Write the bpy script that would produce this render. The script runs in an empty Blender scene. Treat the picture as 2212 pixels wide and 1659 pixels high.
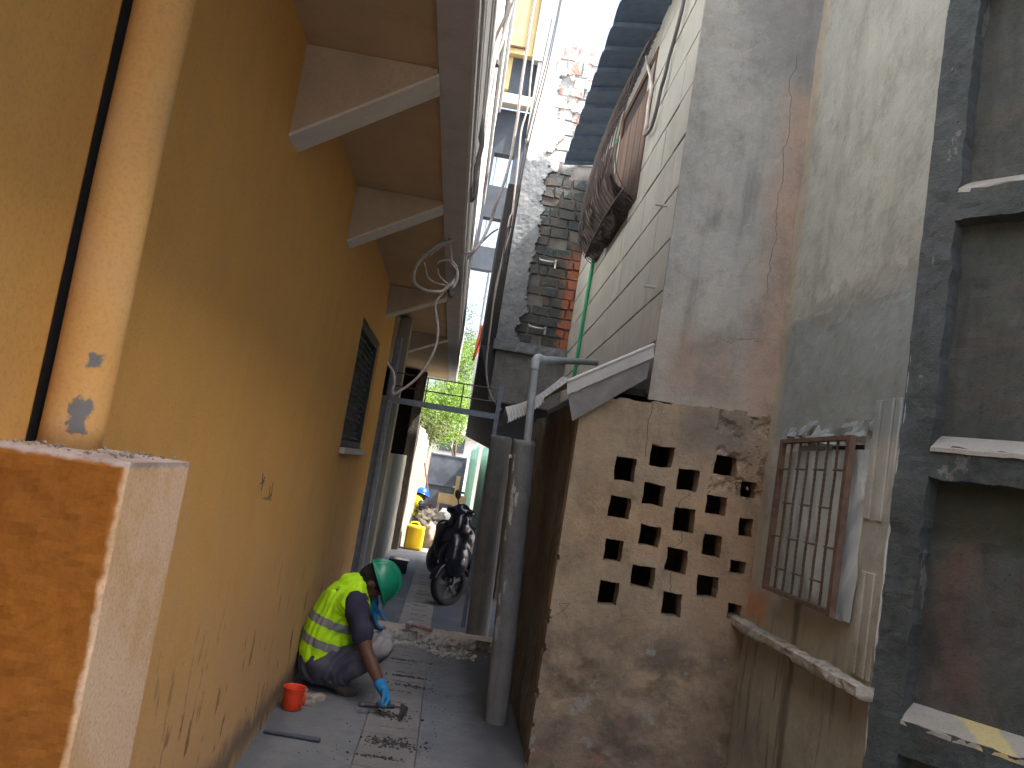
import bpy, bmesh, math, random
import numpy as np
from mathutils import Vector, Matrix, noise
random.seed(7)
C = bpy.context.scene
R = math.radians
# ------------------------------------------------------------------ camera
CAMZ = 1.5
W0, FPX, CX, CY = 2212.0, 1800.0, 1106.0, 829.5
ROLL = R(9.2); PITCH = R(5.8466); YAW = R(3.2534)
cam = bpy.data.cameras.new('camera'); co = bpy.data.objects.new('camera', cam)
C.collection.objects.link(co); C.camera = co
cam.sensor_width = 36; cam.lens = 36 * FPX / W0; cam.clip_start = 0.05; cam.clip_end = 3000
f = Vector((math.sin(YAW) * math.cos(PITCH), math.cos(YAW) * math.cos(PITCH), math.sin(PITCH)))
rgt = Vector((math.cos(YAW), -math.sin(YAW), 0)); up = rgt.cross(f)
cx_ = rgt * math.cos(ROLL) + up * math.sin(ROLL)      # the phone was held rolled by ROLL
cy_ = up * math.cos(ROLL) - rgt * math.sin(ROLL)
co.matrix_world = Matrix.Translation((0, 0, CAMZ)) @ Matrix((cx_, cy_, -f)).transposed().to_4x4()
# ------------------------------------------------------------------ light
SUN_EL, SUN_AZ = R(54), Vector((0.95, -0.31))        # horizontal direction towards the sun
wd = bpy.data.worlds.new("World"); C.world = wd; wd.use_nodes = True
nt = wd.node_tree; bg = nt.nodes['Background']
sky = nt.nodes.new('ShaderNodeTexSky'); sky.sky_type = 'NISHITA'; sky.sun_disc = False
sky.sun_elevation = SUN_EL; sky.sun_rotation = math.atan2(SUN_AZ.x, SUN_AZ.y)
sky.air_density = 1.0; sky.dust_density = 7.0; sky.ozone_density = 1.0
nt.links.new(sky.outputs[0], bg.inputs[0]); bg.inputs[1].default_value = 0.15
sl = bpy.data.lights.new('sun', 'SUN'); sl.energy = 3.0; sl.angle = R(0.5); sl.color = (1, 0.97, 0.92)
so = bpy.data.objects.new('sun', sl); C.collection.objects.link(so)
sd = Vector((SUN_AZ.x * math.cos(SUN_EL), SUN_AZ.y * math.cos(SUN_EL), math.sin(SUN_EL)))
so.rotation_euler = sd.to_track_quat('Z', 'Y').to_euler(); so.location = (3, -3, 12)
C.view_settings.view_transform = 'Standard'; C.view_settings.look = 'None'
C.view_settings.gamma = 1; C.view_settings.exposure = 2.25
C.cycles.max_bounces = 10; C.cycles.diffuse_bounces = 7
try: C.cycles.use_denoising = True
except Exception: pass
# ------------------------------------------------------------------ picture point -> place on a known plane
def ray(px, py):
    dx = px - CX
    a = dx * math.cos(ROLL) + (py - CY) * math.sin(ROLL)
    b = dx * math.sin(ROLL) - (py - CY) * math.cos(ROLL)
    return rgt * a + up * b + f * FPX
def onx(px, py, X): r = ray(px, py); t = X / r.x; return Vector((X, r.y * t, CAMZ + r.z * t))
def ony(px, py, Y): r = ray(px, py); t = Y / r.y; return Vector((r.x * t, Y, CAMZ + r.z * t))
def onz(px, py, Z): r = ray(px, py); t = (Z - CAMZ) / r.z; return Vector((r.x * t, r.y * t, Z))
def cr(x0, y0, s):                                   # coordinates read in an enlarged crop
    return lambda x, y: ((x0 + x / s) / 1.852, (y0 + y / s) / 1.852)
# ------------------------------------------------------------------ helpers
def V(*a): return Vector(a)
def fbm(p, sc, oc=4):
    return noise.fractal(Vector(p) * sc, 1.0, 2.0, oc)
def empty(name, loc, label=None, cat=None, group=None, kind=None):
    o = bpy.data.objects.new(name, None); o.empty_display_size = .1
    C.collection.objects.link(o); o.location = loc; tag(o, label, cat, group, kind); return o
def tag(o, label=None, cat=None, group=None, kind=None):
    if label: o['label'] = label
    if cat: o['category'] = cat
    if group: o['group'] = group
    if kind: o['kind'] = kind
    return o
class MB:
    def __init__(s): s.v = []; s.f = []
    def add(s, vs, fs):
        n = len(s.v); s.v += [tuple(v) for v in vs]; s.f += [tuple(i + n for i in q) for q in fs]; return s
    def box(s, x0, x1, y0, y1, z0, z1):
        if x0 > x1: x0, x1 = x1, x0
        if y0 > y1: y0, y1 = y1, y0
        if z0 > z1: z0, z1 = z1, z0
        return s.hexa([(x0,y0,z0),(x1,y0,z0),(x1,y1,z0),(x0,y1,z0),(x0,y0,z1),(x1,y0,z1),(x1,y1,z1),(x0,y1,z1)])
    def hexa(s, v): return s.add(v, [(3,2,1,0),(4,5,6,7),(0,1,5,4),(1,2,6,5),(2,3,7,6),(3,0,4,7)])
    def prism(s, poly, ext):                          # polygon (3-D points) pushed along ext
        n = len(poly); ext = Vector(ext)
        vs = [Vector(p) for p in poly] + [Vector(p) + ext for p in poly]
        return s.add(vs, [tuple(range(n))[::-1], tuple(range(n, 2*n))] + [(i, (i+1) % n, n + (i+1) % n, n + i) for i in range(n)])
    def bar(s, a, b, w, h, upv=(0,0,1)):              # rectangular bar between two points
        a, b = Vector(a), Vector(b); d = (b - a).normalized(); u = Vector(upv)
        if abs(d.dot(u)) > .95: u = Vector((1, 0, 0))
        sd_ = d.cross(u).normalized() * w / 2; u = sd_.cross(d).normalized() * h / 2
        return s.hexa([a-sd_-u, a+sd_-u, b+sd_-u, b-sd_-u, a-sd_+u, a+sd_+u, b+sd_+u, b-sd_+u])
    def tube(s, pts, r, n=8, cap=True):
        pts = [Vector(p) for p in pts]; m = len(pts); rs = r if hasattr(r, '__len__') else [r] * m
        ts = [(pts[min(i+1, m-1)] - pts[max(i-1, 0)]).normalized() for i in range(m)]
        u = ts[0].orthogonal().normalized(); vs = []
        for i in range(m):
            u = (u - ts[i] * u.dot(ts[i]))
            u = u.normalized() if u.length > 1e-6 else ts[i].orthogonal().normalized()
            w = ts[i].cross(u)
            for k in range(n):
                a = 2 * math.pi * k / n; vs.append(pts[i] + (u * math.cos(a) + w * math.sin(a)) * rs[i])
        fs = [(i*n + k, i*n + (k+1) % n, (i+1)*n + (k+1) % n, (i+1)*n + k) for i in range(m-1) for k in range(n)]
        if cap: fs += [tuple(range(n))[::-1], tuple((m-1)*n + k for k in range(n))]
        return s.add(vs, fs)
    def lathe(s, c, axis, prof, n=24, close=True):    # prof: (distance along axis, radius)
        c = Vector(c); a = Vector(axis).normalized()
        return s.tube([c + a * d for d, r in prof], [max(r, 1e-4) for d, r in prof], n, close) if False else s._lathe(c, a, prof, n, close)
    def _lathe(s, c, a, prof, n, close):
        u = a.orthogonal().normalized(); w = a.cross(u); vs = []; m = len(prof)
        for d, r in prof:
            for k in range(n):
                t = 2 * math.pi * k / n; vs.append(c + a * d + (u * math.cos(t) + w * math.sin(t)) * max(r, 1e-4))
        fs = [(i*n + k, i*n + (k+1) % n, (i+1)*n + (k+1) % n, (i+1)*n + k) for i in range(m-1) for k in range(n)]
        if close: fs += [tuple(range(n))[::-1], tuple((m-1)*n + k for k in range(n))]
        return s.add(vs, fs)
    def cap(s, p0, p1, r0, r1=None, n=14):            # tapered capsule
        r1 = r0 if r1 is None else r1; p0, p1 = Vector(p0), Vector(p1); d = p1 - p0; L = d.length
        a = d.normalized() if L > 1e-6 else Vector((0, 0, 1))
        pr = [(-r0 * math.cos(t), r0 * math.sin(t)) for t in [i * math.pi / 10 for i in range(6)]]
        pr += [(L + r1 * math.sin(t), r1 * math.cos(t)) for t in [i * math.pi / 10 for i in range(6)]]
        return s._lathe(p0, a, pr, n, True)
    def ell(s, c, ax, r, n=18, m=12):                 # ellipsoid with axes matrix rows
        c = Vector(c); vs = []; A = [Vector(q).normalized() for q in ax]
        for i in range(m + 1):
            t = math.pi * (i + .001) / (m + .002)
            for k in range(n):
                p = 2 * math.pi * k / n
                vs.append(c + A[0]*r[0]*math.sin(t)*math.cos(p) + A[1]*r[1]*math.sin(t)*math.sin(p) + A[2]*r[2]*math.cos(t))
        fs = [(i*n + k, i*n + (k+1) % n, (i+1)*n + (k+1) % n, (i+1)*n + k) for i in range(m) for k in range(n)]
        fs += [tuple(range(n))[::-1], tuple(m*n + k for k in range(n))]
        return s.add(vs, fs)
    def build(s, name, mat, parent=None, bevel=0, smooth=False, voxel=0, smit=0, loc=None, disp=None, fix=True):
        me = bpy.data.meshes.new(name)
        off = Vector(parent.matrix_basis.translation) if parent else Vector(loc) if loc is not None else Vector((0, 0, 0))
        if parent and parent.parent: off = Vector(parent.parent.matrix_basis.translation)
        me.from_pydata([tuple(Vector(v) - off) for v in s.v], [], s.f); me.validate()
        o = bpy.data.objects.new(name, me); C.collection.objects.link(o)
        if fix:
            bm = bmesh.new(); bm.from_mesh(me); bmesh.ops.recalc_face_normals(bm, faces=bm.faces); bm.to_mesh(me); bm.free()
        if parent: o.parent = parent
        elif loc is not None: o.location = loc
        if mat: me.materials.append(mat)
        if voxel:
            m = o.modifiers.new('r', 'REMESH'); m.mode = 'VOXEL'; m.voxel_size = voxel; m.use_smooth_shade = True
            if smit: m = o.modifiers.new('s', 'SMOOTH'); m.factor = .5; m.iterations = smit
            bpy.context.view_layer.update()
            dg = bpy.context.evaluated_depsgraph_get(); me2 = bpy.data.meshes.new_from_object(o.evaluated_get(dg))
            o.modifiers.clear(); o.data = me2; me2.name = name
            if not me2.materials and mat: me2.materials.append(mat)
            me = me2; smooth = True
            if disp:
                me.update(); nn = [v.normal.copy() for v in me.vertices]
                for v, q in zip(me.vertices, nn): v.co += q * disp(v.co + off)
        if smooth: me.shade_smooth()
        if bevel:
            m = o.modifiers.new('b', 'BEVEL'); m.width = bevel; m.segments = 2; m.limit_method = 'ANGLE'; m.angle_limit = R(40)
        return o
def spline(pts, k=6):                                 # Catmull-Rom
    P = [Vector(p) for p in pts]; P = [P[0]*2 - P[1]] + P + [P[-1]*2 - P[-2]]; out = []
    for i in range(1, len(P) - 2):
        a, b, c, d = P[i-1:i+3]
        for j in range(k):
            t = j / k; out.append(.5*((2*b) + (c-a)*t + (2*a-5*b+4*c-d)*t*t + (3*b-a-3*c+d)*t**3))
    return out + [P[-2]]
def gridwall(name, mat, O, U, Wv, lu, lw, st, thick, mask=None, disp=None, jit=0.0, parent=None, edge=None):
    """Wall plate on a fine grid: O corner, U along, Wv up, open where mask(u,w) says so."""
    O, U, Wv = Vector(O), Vector(U).normalized(), Vector(Wv).normalized(); N = U.cross(Wv).normalized()
    nu, nw = max(1, round(lu / st)), max(1, round(lw / st)); du, dw = lu / nu, lw / nw
    keep = [[(mask is None or mask((i+.5)*du, (j+.5)*dw)) for j in range(nw)] for i in range(nu)]
    idx = {}; vs = []; fs = []
    def vert(i, j, back):
        k = (i, j, back)
        if k not in idx:
            u, w = i*du, j*dw; p = O + U*u + Wv*w
            if jit:
                b = min(1, min(i, nu-i) ) if edge is None else 1
                p += U * fbm(p + Vector((3, 1, 7)), 14, 3) * jit * b + Wv * fbm(p + Vector((9, 4, 2)), 14, 3) * jit * (1 if 0 < j < nw else 0)
            if back: p -= N * thick
            elif disp: p += N * disp(u, w, p)
            idx[k] = len(vs); vs.append(p)
        return idx[k]
    for i in range(nu):
        for j in range(nw):
            if not keep[i][j]: continue
            fs.append((vert(i,j,0), vert(i+1,j,0), vert(i+1,j+1,0), vert(i,j+1,0)))
            fs.append((vert(i,j,1), vert(i,j+1,1), vert(i+1,j+1,1), vert(i+1,j,1)))
            for (a, b, p, q) in ((i-1,j,(i,j+1),(i,j)), (i+1,j,(i+1,j),(i+1,j+1)), (i,j-1,(i,j),(i+1,j)), (i,j+1,(i+1,j+1),(i,j+1))):
                if not (0 <= a < nu and 0 <= b < nw and keep[a][b]):
                    fs.append((vert(*p,0), vert(*p,1), vert(*q,1), vert(*q,0)))
    mb = MB(); mb.add(vs, fs); return mb.build(name, mat, parent, smooth=False)
# ------------------------------------------------------------------ materials
class NM:
    def __init__(s, name, rough=.85, spec=.3):
        s.m = bpy.data.materials.new(name); s.m.use_nodes = True; s.t = s.m.node_tree; s.N = s.t.nodes; s.L = s.t.links
        s.b = s.N['Principled BSDF']; s.b.inputs['Roughness'].default_value = rough
        s.b.inputs['Specular IOR Level'].default_value = spec
        s.g = s.N.new('ShaderNodeNewGeometry').outputs['Position']; sp = s.N.new('ShaderNodeSeparateXYZ'); s.L.new(s.g, sp.inputs[0])
        s.x, s.y, s.z = sp.outputs
    def link(s, v, inp):
        if hasattr(v, 'is_output'): s.L.new(v, inp)
        elif isinstance(v, (tuple, list)): inp.default_value = tuple(v) + ((1,) if len(v) == 3 and len(inp.default_value) == 4 else ())
        else: inp.default_value = v
    def math(s, op, a, b=0, cl=False):
        n = s.N.new('ShaderNodeMath'); n.operation = op; n.use_clamp = cl; s.link(a, n.inputs[0]); s.link(b, n.inputs[1]); return n.outputs[0]
    def st(s, v, a, b):                                # smoothstep
        n = s.N.new('ShaderNodeMapRange'); n.interpolation_type = 'SMOOTHSTEP'; s.link(v, n.inputs[0])
        if a > b: n.inputs[1].default_value = b; n.inputs[2].default_value = a; n.inputs[3].default_value = 1; n.inputs[4].default_value = 0
        else: n.inputs[1].default_value = a; n.inputs[2].default_value = b
        return n.outputs[0]
    def noise(s, sc=5, det=5, scale=(1,1,1), off=(0,0,0), rough=.6, dist=0):
        mp = s.N.new('ShaderNodeMapping'); s.L.new(s.g, mp.inputs[0]); mp.inputs['Scale'].default_value = scale; mp.inputs['Location'].default_value = off
        n = s.N.new('ShaderNodeTexNoise'); s.L.new(mp.outputs[0], n.inputs['Vector']); n.inputs['Scale'].default_value = sc
        n.inputs['Detail'].default_value = det; n.inputs['Roughness'].default_value = rough; n.inputs['Distortion'].default_value = dist
        return n.outputs['Fac']
    def mix(s, f, a, b, mode='MIX'):
        n = s.N.new('ShaderNodeMix'); n.data_type = 'RGBA'; n.blend_type = mode; s.link(f, n.inputs[0]); s.link(a, n.inputs[6]); s.link(b, n.inputs[7]); return n.outputs[2]
    def mul(s, a, b): return s.math('MULTIPLY', a, b)
    def band(s, v, a, b, e): return s.mul(s.st(v, a-e, a+e), s.st(v, b+e, b-e))
    def done(s, col, bump=None, strength=.4, dist=.01, rough=None):
        s.link(col, s.b.inputs['Base Color'])
        if bump is not None:
            n = s.N.new('ShaderNodeBump'); n.inputs['Strength'].default_value = strength; n.inputs['Distance'].default_value = dist
            s.L.new(bump, n.inputs['Height']); s.L.new(n.outputs[0], s.b.inputs['Normal'])
        if rough is not None: s.link(rough, s.b.inputs['Roughness'])
        return s.m
def simple(name, c, rough=.6, metal=0, var=.25, sc=12, bump=.2, spec=.4, c2=None, streak=1):
    m = NM(name, rough, spec); n = m.noise(sc, 6, (1, 1, 1/streak)); n2 = m.noise(sc * 6, 4)
    d = tuple(q * (1 - var) for q in c) if c2 is None else c2
    col = m.mix(m.st(n, .35, .65), d, c); m.b.inputs['Metallic'].default_value = metal
    return m.done(col, m.math('ADD', n, m.mul(n2, .4)), bump, .006, m.math('ADD', m.mul(n2, .3), rough - .15))
def plaster(name, c1, c2, c3, dirt=(.05,.045,.04), dirtlo=None, streak=.4, bump=.5, pits=.5, extra=None, rough=.9, sc=1.0, grunge=.0):
    m = NM(name, rough, .15)
    a = m.noise(1.7*sc, 8, rough=.65); b = m.noise(5*sc, 8, off=(4,2,9)); c = m.noise(28, 6); d = m.noise(120, 3)
    s_ = m.noise(6, 5, (1, 1, .12), off=(1,7,3)); s2 = m.noise(22, 4, (1, 1, .1))
    col = m.mix(m.st(a, .33, .67), c1, c2); col = m.mix(m.mul(m.st(b, .46, .78), .8), col, c3)
    col = m.mix(m.mul(m.st(s_, .5, .75), streak), col, dirt)
    col = m.mix(m.mul(m.st(s2, .55, .8), streak*.5), col, dirt)
    if dirtlo:
        z0, z1, amt, dc = dirtlo; zz = m.math('ADD', m.z, m.mul(m.math('SUBTRACT', b, .5), (z1-z0)*1.2))
        col = m.mix(m.mul(m.st(zz, z1, z0), amt), col, dc)
    if extra:
        for fn in extra:
            k, cc = fn(m); col = m.mix(k, col, cc)
    if grunge:
        g1 = m.noise(2.3, 12, (1, 1, .8), off=(11,3,6), rough=.78); g2 = m.noise(7, 10, (1, 1, .7), off=(2,13,6), rough=.8)
        col = m.mix(m.mul(m.st(g1, .46, .66), grunge), col, tuple(q*.45 for q in c1)); col = m.mix(m.mul(m.st(g2, .5, .68), grunge*.8), col, tuple(q*.38 for q in c2))
        col = m.mix(m.mul(m.st(g2, .44, .3), grunge*.5), col, tuple(min(.8, q*1.35) for q in c3))
    col = m.mix(m.mul(m.st(d, .45, .7), .22), col, tuple(q*.45 for q in c1))
    pit = m.st(m.noise(80, 2, off=(5,5,5)), .66, .74)
    if pits: col = m.mix(m.mul(pit, pits), col, dirt)
    h = m.math('ADD', m.mul(b, .8), m.mul(c, .6)); h = m.math('ADD', h, m.mul(d, .35)); h = m.math('SUBTRACT', h, m.mul(pit, .6*pits))
    return m.done(col, h, bump, .012)
def crackline(along, across, pos, amp, w, lo, hi, sc=3, off=0):
    """A wandering hairline: |across - (pos + noise)| < w between lo and hi along."""
    def fn(m):
        A = getattr(m, along); X = getattr(m, across)
        n = m.N.new('ShaderNodeTexNoise'); n.noise_dimensions = '1D'; n.inputs['Scale'].default_value = sc; n.inputs['Detail'].default_value = 6
        m.link(m.math('ADD', A, off), n.inputs['W'])
        d = m.math('SUBTRACT', X, m.math('ADD', pos, m.mul(m.math('SUBTRACT', n.outputs['Fac'], .5), amp)))
        k = m.st(m.math('ABSOLUTE', d), w, w*.3)
        return m.mul(m.mul(k, m.band(A, lo, hi, .03)), .85), (.02, .015, .012)
    return fn
def patch(ax, a0, a1, bx, b0, b1, col, edge=.05, wob=.25, amt=1, sc=3, off=(0,0,0)):
    def fn(m):
        n1 = m.mul(m.math('SUBTRACT', m.noise(sc, 6, off=off), .5), wob); n2 = m.mul(m.math('SUBTRACT', m.noise(sc*1.3, 6, off=(off[0]+7, 3, 1)), .5), wob)
        k = m.mul(m.band(m.math('ADD', getattr(m, ax), n1), a0, a1, edge), m.band(m.math('ADD', getattr(m, bx), n2), b0, b1, edge))
        return m.mul(k, amt), col
    return fn
def specks(lo, hi, ax, a0, a1, col, sc=(1,1,.3), size=16, amt=.9):
    def fn(m):
        k = m.st(m.noise(size, 4, sc, off=(2,8,5)), lo, hi); return m.mul(m.mul(k, m.st(getattr(m, ax), a1, a0)), amt), col
    return fn
OCH = (.60, .345, .105)
m_yellow = plaster('ochre_paint', OCH, (.57,.325,.10), (.54,.32,.12), grunge=0.08, dirt=(.16,.09,.05), streak=.08, bump=.12, pits=.12,
    dirtlo=(.0, 1.7, .7, (.50,.335,.20)),
    extra=[specks(.60, .65, 'z', .1, 1.1, (.07,.05,.05)), patch('z', 0, .16, 'y', 0, 20, (.10,.09,.09), .08, .4, .8),
           specks(.68, .70, 'z', .1, .75, (.05,.04,.05), (1,1,.25), 9)])
m_orange = plaster('orange_paint', (.30,.118,.020), (.27,.105,.019), (.24,.095,.022), dirt=(.14,.06,.03), streak=.2, bump=.2, pits=.15,
    dirtlo=(.7, 1.2, .5, (.20,.09,.035)), extra=[
    lambda m: (m.st(m.math('ADD', m.x, m.mul(m.math('SUBTRACT', m.noise(30, 4), .5), .02)), -.511, -.503), m.mix(m.st(m.noise(5, 6), .4, .6), (.62,.46,.33), (.55,.38,.22))),  # side face paler: worn paint plus sky light put into the colour
    lambda m: (m.st(m.math('ADD', m.z, m.mul(m.math('SUBTRACT', m.noise(30, 4), .5), .02)), 1.404, 1.411), m.mix(m.st(m.noise(9, 6), .4, .6), (.42,.37,.36), (.30,.25,.24)))])
m_pipeyel = plaster('painted_pipe', (.62,.37,.14), (.56,.32,.115), (.56,.37,.20), dirt=(.2,.12,.06), streak=.15, bump=.15, pits=.1, extra=[
    patch('z', 1.44, 1.500, 'x', -.672, -.640, (.16,.17,.18), .003, .06, 1, 26), patch('z', 1.560, 1.585, 'x', -.658, -.637, (.16,.17,.18), .003, .035, 1, 26)])
m_soffit = plaster('soffit_paint', (.48,.355,.215), (.42,.315,.195), (.38,.30,.20), dirt=(.12,.09,.07), streak=.1, bump=.15, pits=.15)
m_white = plaster('white_paint', (.62,.62,.60), (.55,.55,.54), (.45,.45,.44), dirt=(.2,.2,.2), streak=.25, bump=.15, pits=.1)
m_brack = plaster('bracket_paint', (.42,.35,.27), (.36,.29,.225), (.30,.245,.19), dirt=(.12,.1,.09), streak=.2, bump=.2, pits=.3)
m_brackw = plaster('bracket_edge_paint', (.58,.56,.52), (.5,.48,.45), (.42,.4,.38), dirt=(.2,.18,.16), streak=.15, bump=.15, pits=.2)
m_beam = plaster('beam_concrete', (.46,.455,.45), (.40,.40,.40), (.35,.35,.355), dirt=(.1,.1,.1), streak=.15, bump=.2, pits=.15)
m_lattice = plaster('rough_plaster', (.335,.268,.185), (.27,.215,.15), (.335,.24,.145), grunge=0.55, dirt=(.09,.075,.06), streak=.25, bump=.7, pits=.5,
    dirtlo=(.15, .72, .65, (.17,.13,.105)), extra=[
    patch('z', .75, 1.75, 'x', 1.36, 1.75, (.33,.22,.15), .12, .3, .55), patch('z', 1.75, 2.02, 'x', 1.2, 1.6, (.15,.13,.12), .08, .2, .75),
    patch('z', 1.15, 1.45, 'x', .7, 1.5, (.45,.28,.15), .1, .35, .4, 3, (3,3,1)),
    lambda m: (m.mul(m.mul(m.st(m.noise(3.6, 8, off=(8,1,2)), .44, .66), .85), m.st(m.z, 1.0, .55)), (.085,.072,.062)),
    lambda m: (m.mul(m.st(m.noise(6, 8, off=(3,9,2)), .57, .67), m.st(m.z, .8, .5)), (.22,.13,.095)),
    lambda m: (m.mul(m.st(m.noise(7, 8, off=(6,2,7)), .62, .64), m.st(m.z, 1.0, .7)), (.24,.228,.205)),
    crackline('z', 'x', 1.03, .08, .003, 1.68, 1.98), crackline('z', 'x', 1.27, .2, .003, .95, 1.55, 4, 3)])
m_upcol = plaster('grey_render', (.325,.33,.305), (.27,.28,.265), (.34,.315,.265), grunge=0.5, dirt=(.11,.11,.11), streak=.6, bump=.5, pits=.25, sc=.8,
    dirtlo=(2.0, 2.9, .5, (.36,.30,.24)), extra=[
    patch('x', 1.535, 1.8, 'z', 1.9, 3.9, (.36,.25,.19), .10, .25, .7), patch('x', 1.1, 1.45, 'z', 2.05, 2.4, (.27,.19,.14), .1, .25, .6),
    patch('x', 1.3, 1.7, 'z', 3.9, 6, (.18,.18,.18), .12, .3, .7),
    crackline('z', 'x', 1.575, .13, .0022, 2.7, 4.1, 3.2), crackline('x', 'z', 2.42, .2, .0022, 1.35, 1.58, 4)])
m_winwall = plaster('weathered_render', (.41,.42,.385), (.35,.37,.35), (.43,.415,.355), grunge=0.45, dirt=(.20,.20,.17), streak=.45, bump=.45, pits=.2, sc=.9, extra=[
    patch('z', 1.86, 2.52, 'y', 2.6, 4.42, (.24,.28,.295), .05, .16, .9, 4), patch('y', 4.36, 4.7, 'z', .9, 6, (.44,.36,.26), .04, .06, .6),
    patch('z', -.3, 1.12, 'y', 2.6, 5, (.32,.295,.235), .12, .3, .85), patch('z', .93, 1.08, 'y', 4.18, 4.5, (.46,.22,.11), .05, .06, .8),
    lambda m: (m.mul(m.mul(m.st(m.noise(14, 5, (1,1,.10)), .54, .68), m.st(m.z, 1.12, .8)), .6), (.09,.065,.045)),
    patch('z', 2.44, 2.60, 'y', 3.1, 4.1, (.25,.245,.225), .03, .25, .6, 7),
    patch('y', 3.80, 3.86, 'z', .2, 1.12, (.10,.085,.06), .02, .06, .8)])
m_panel = plaster('mossy_concrete', (.082,.094,.098), (.062,.077,.080), (.10,.096,.082), grunge=0.6, dirt=(.03,.032,.03), streak=.5, bump=.8, pits=.7, extra=[
    specks(.655,.665,'z', 9, 10, (.30,.29,.27), (1,1,.6), 7, .35)])
m_panelin = plaster('recess_concrete', (.088,.095,.088), (.066,.077,.072), (.115,.09,.075), grunge=0.6, dirt=(.035,.03,.028), streak=.6, bump=.6, pits=.6, extra=[
    patch('z', .9, 1.6, 'x', 1.86, 1.93, (.13,.07,.06), .06, .25, .6, 2.5), patch('z', 1.5, 1.75, 'x', 1.7, 2.2, (.03,.035,.02), .06, .1, .8)])
m_ledge = plaster('worn_sill', (.33,.32,.285), (.27,.26,.235), (.22,.21,.18), dirt=(.12,.12,.1), streak=.0, bump=.5, pits=.4, extra=[patch('x', 1.915, 1.99, 'z', .8, .95, (.46,.39,.17), .008, .07, .85, 12)])
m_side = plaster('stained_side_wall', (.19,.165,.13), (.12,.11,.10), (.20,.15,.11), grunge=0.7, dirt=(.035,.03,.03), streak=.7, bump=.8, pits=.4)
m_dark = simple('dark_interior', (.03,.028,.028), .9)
m_clad = plaster('cement_board', (.43,.435,.41), (.37,.38,.36), (.46,.445,.39), grunge=0.2, dirt=(.30,.31,.30), streak=.65, bump=.12, pits=.05, dirtlo=(1.9, 3.0, .45, (.33,.29,.25)))
m_gap = simple('board_gap', (.10,.09,.08), .9)
m_eave = simple('blue_sheet_steel', (.10,.145,.22), .45, .2, streak=3)
m_pillar = plaster('cast_concrete', (.20,.20,.195), (.17,.175,.175), (.25,.24,.22), grunge=0.5, dirt=(.06,.06,.06), streak=.5, bump=.5, pits=.3, extra=[
    lambda m: (m.mul(m.mul(m.st(m.noise(14, 8, (1,1,.35)), .56, .6), m.st(m.x, .46, .42)), m.st(m.y, 6, 5.9)), (.55,.55,.53))])
m_floor = plaster('alley_concrete', (.185,.193,.205), (.14,.155,.175), (.235,.23,.212), grunge=0.4, dirt=(.08,.08,.085), streak=0, bump=.35, pits=.35, extra=[
    lambda m: (m.mul(m.st(m.noise(2.2, 6, off=(5,1,0)), .52, .66), .6), (.15,.17,.20)),
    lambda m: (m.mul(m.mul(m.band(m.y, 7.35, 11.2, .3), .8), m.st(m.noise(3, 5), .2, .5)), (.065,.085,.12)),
    lambda m: (m.mul(m.st(m.noise(25, 5, off=(1,4,0)), .62, .7), .6), (.06,.055,.05)),
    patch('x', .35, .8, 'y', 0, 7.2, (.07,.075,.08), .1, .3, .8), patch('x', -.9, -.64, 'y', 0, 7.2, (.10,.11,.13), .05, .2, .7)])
m_cover = plaster('cover_concrete', (.21,.207,.20), (.165,.17,.175), (.25,.24,.215), grunge=0.4, dirt=(.09,.085,.08), streak=0, bump=.5, pits=.6)
m_rub = simple('rubble', (.36,.33,.29), .95, sc=14, bump=.8, var=.5)
m_brick = simple('red_brick', (.36,.14,.075), .9, sc=18, bump=.6, var=.4)
m_kerb = plaster('kerb_concrete', (.42,.38,.33), (.36,.33,.29), (.48,.44,.38), grunge=0.4, dirt=(.12,.1,.09), streak=0, bump=.6, pits=.4)
m_rust = simple('rusty_steel', (.165,.075,.05), .8, .2, sc=25, c2=(.09,.045,.035), bump=.5)
m_rustbar = simple('rebar_steel', (.11,.075,.06), .7, .4, sc=30)
m_steelblue = simple('blue_grey_steel', (.19,.23,.28), .55, .2, sc=20)
m_tin = plaster('weathered_tin', (.50,.51,.50), (.42,.43,.43), (.36,.35,.33), dirt=(.14,.12,.1), streak=.1, bump=.25, pits=.3, rough=.6)
m_pvc = simple('grey_pvc', (.30,.335,.35), .5, sc=9, bump=.1, c2=(.22,.25,.265))
m_green = simple('green_pipe_plastic', (.03,.36,.16), .45, sc=9, bump=.05, c2=(.02,.28,.13))
m_wire = simple('pale_cable', (.34,.31,.30), .6, sc=40)
m_wiredk = simple('dark_cable', (.07,.065,.065), .6, sc=40)
m_wood = simple('shutter_wood', (.15,.095,.075), .8, sc=14, streak=8, c2=(.10,.068,.055), bump=.4)
m_wooddk = simple('dark_wood', (.10,.05,.035), .85, sc=14, streak=8, bump=.4)
m_woodlt = simple('raw_board', (.58,.38,.20), .8, sc=8, bump=.3, c2=(.50,.31,.16))
m_shut = simple('dark_green_shutter', (.035,.045,.05), .7, sc=10)
# sheet plastic behind the grille
_m = NM('silver_sheet', .35, .5); _n = _m.noise(6, 4, (1, .6, .35), dist=1.0); _w = _m.noise(300, 2, (1,1,1))
m_sheet = _m.done(_m.mix(_m.st(_n, .35, .65), (.36,.43,.47), (.60,.67,.71)), _m.math('ADD', _n, _m.mul(_w, .03)), .5, .05); _m.b.inputs['Metallic'].default_value = .25
m_fence = plaster('pale_fence_slab', (.30,.285,.23), (.24,.23,.19), (.33,.315,.255), dirt=(.10,.085,.06), streak=.6, bump=.4, pits=.3)
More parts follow.
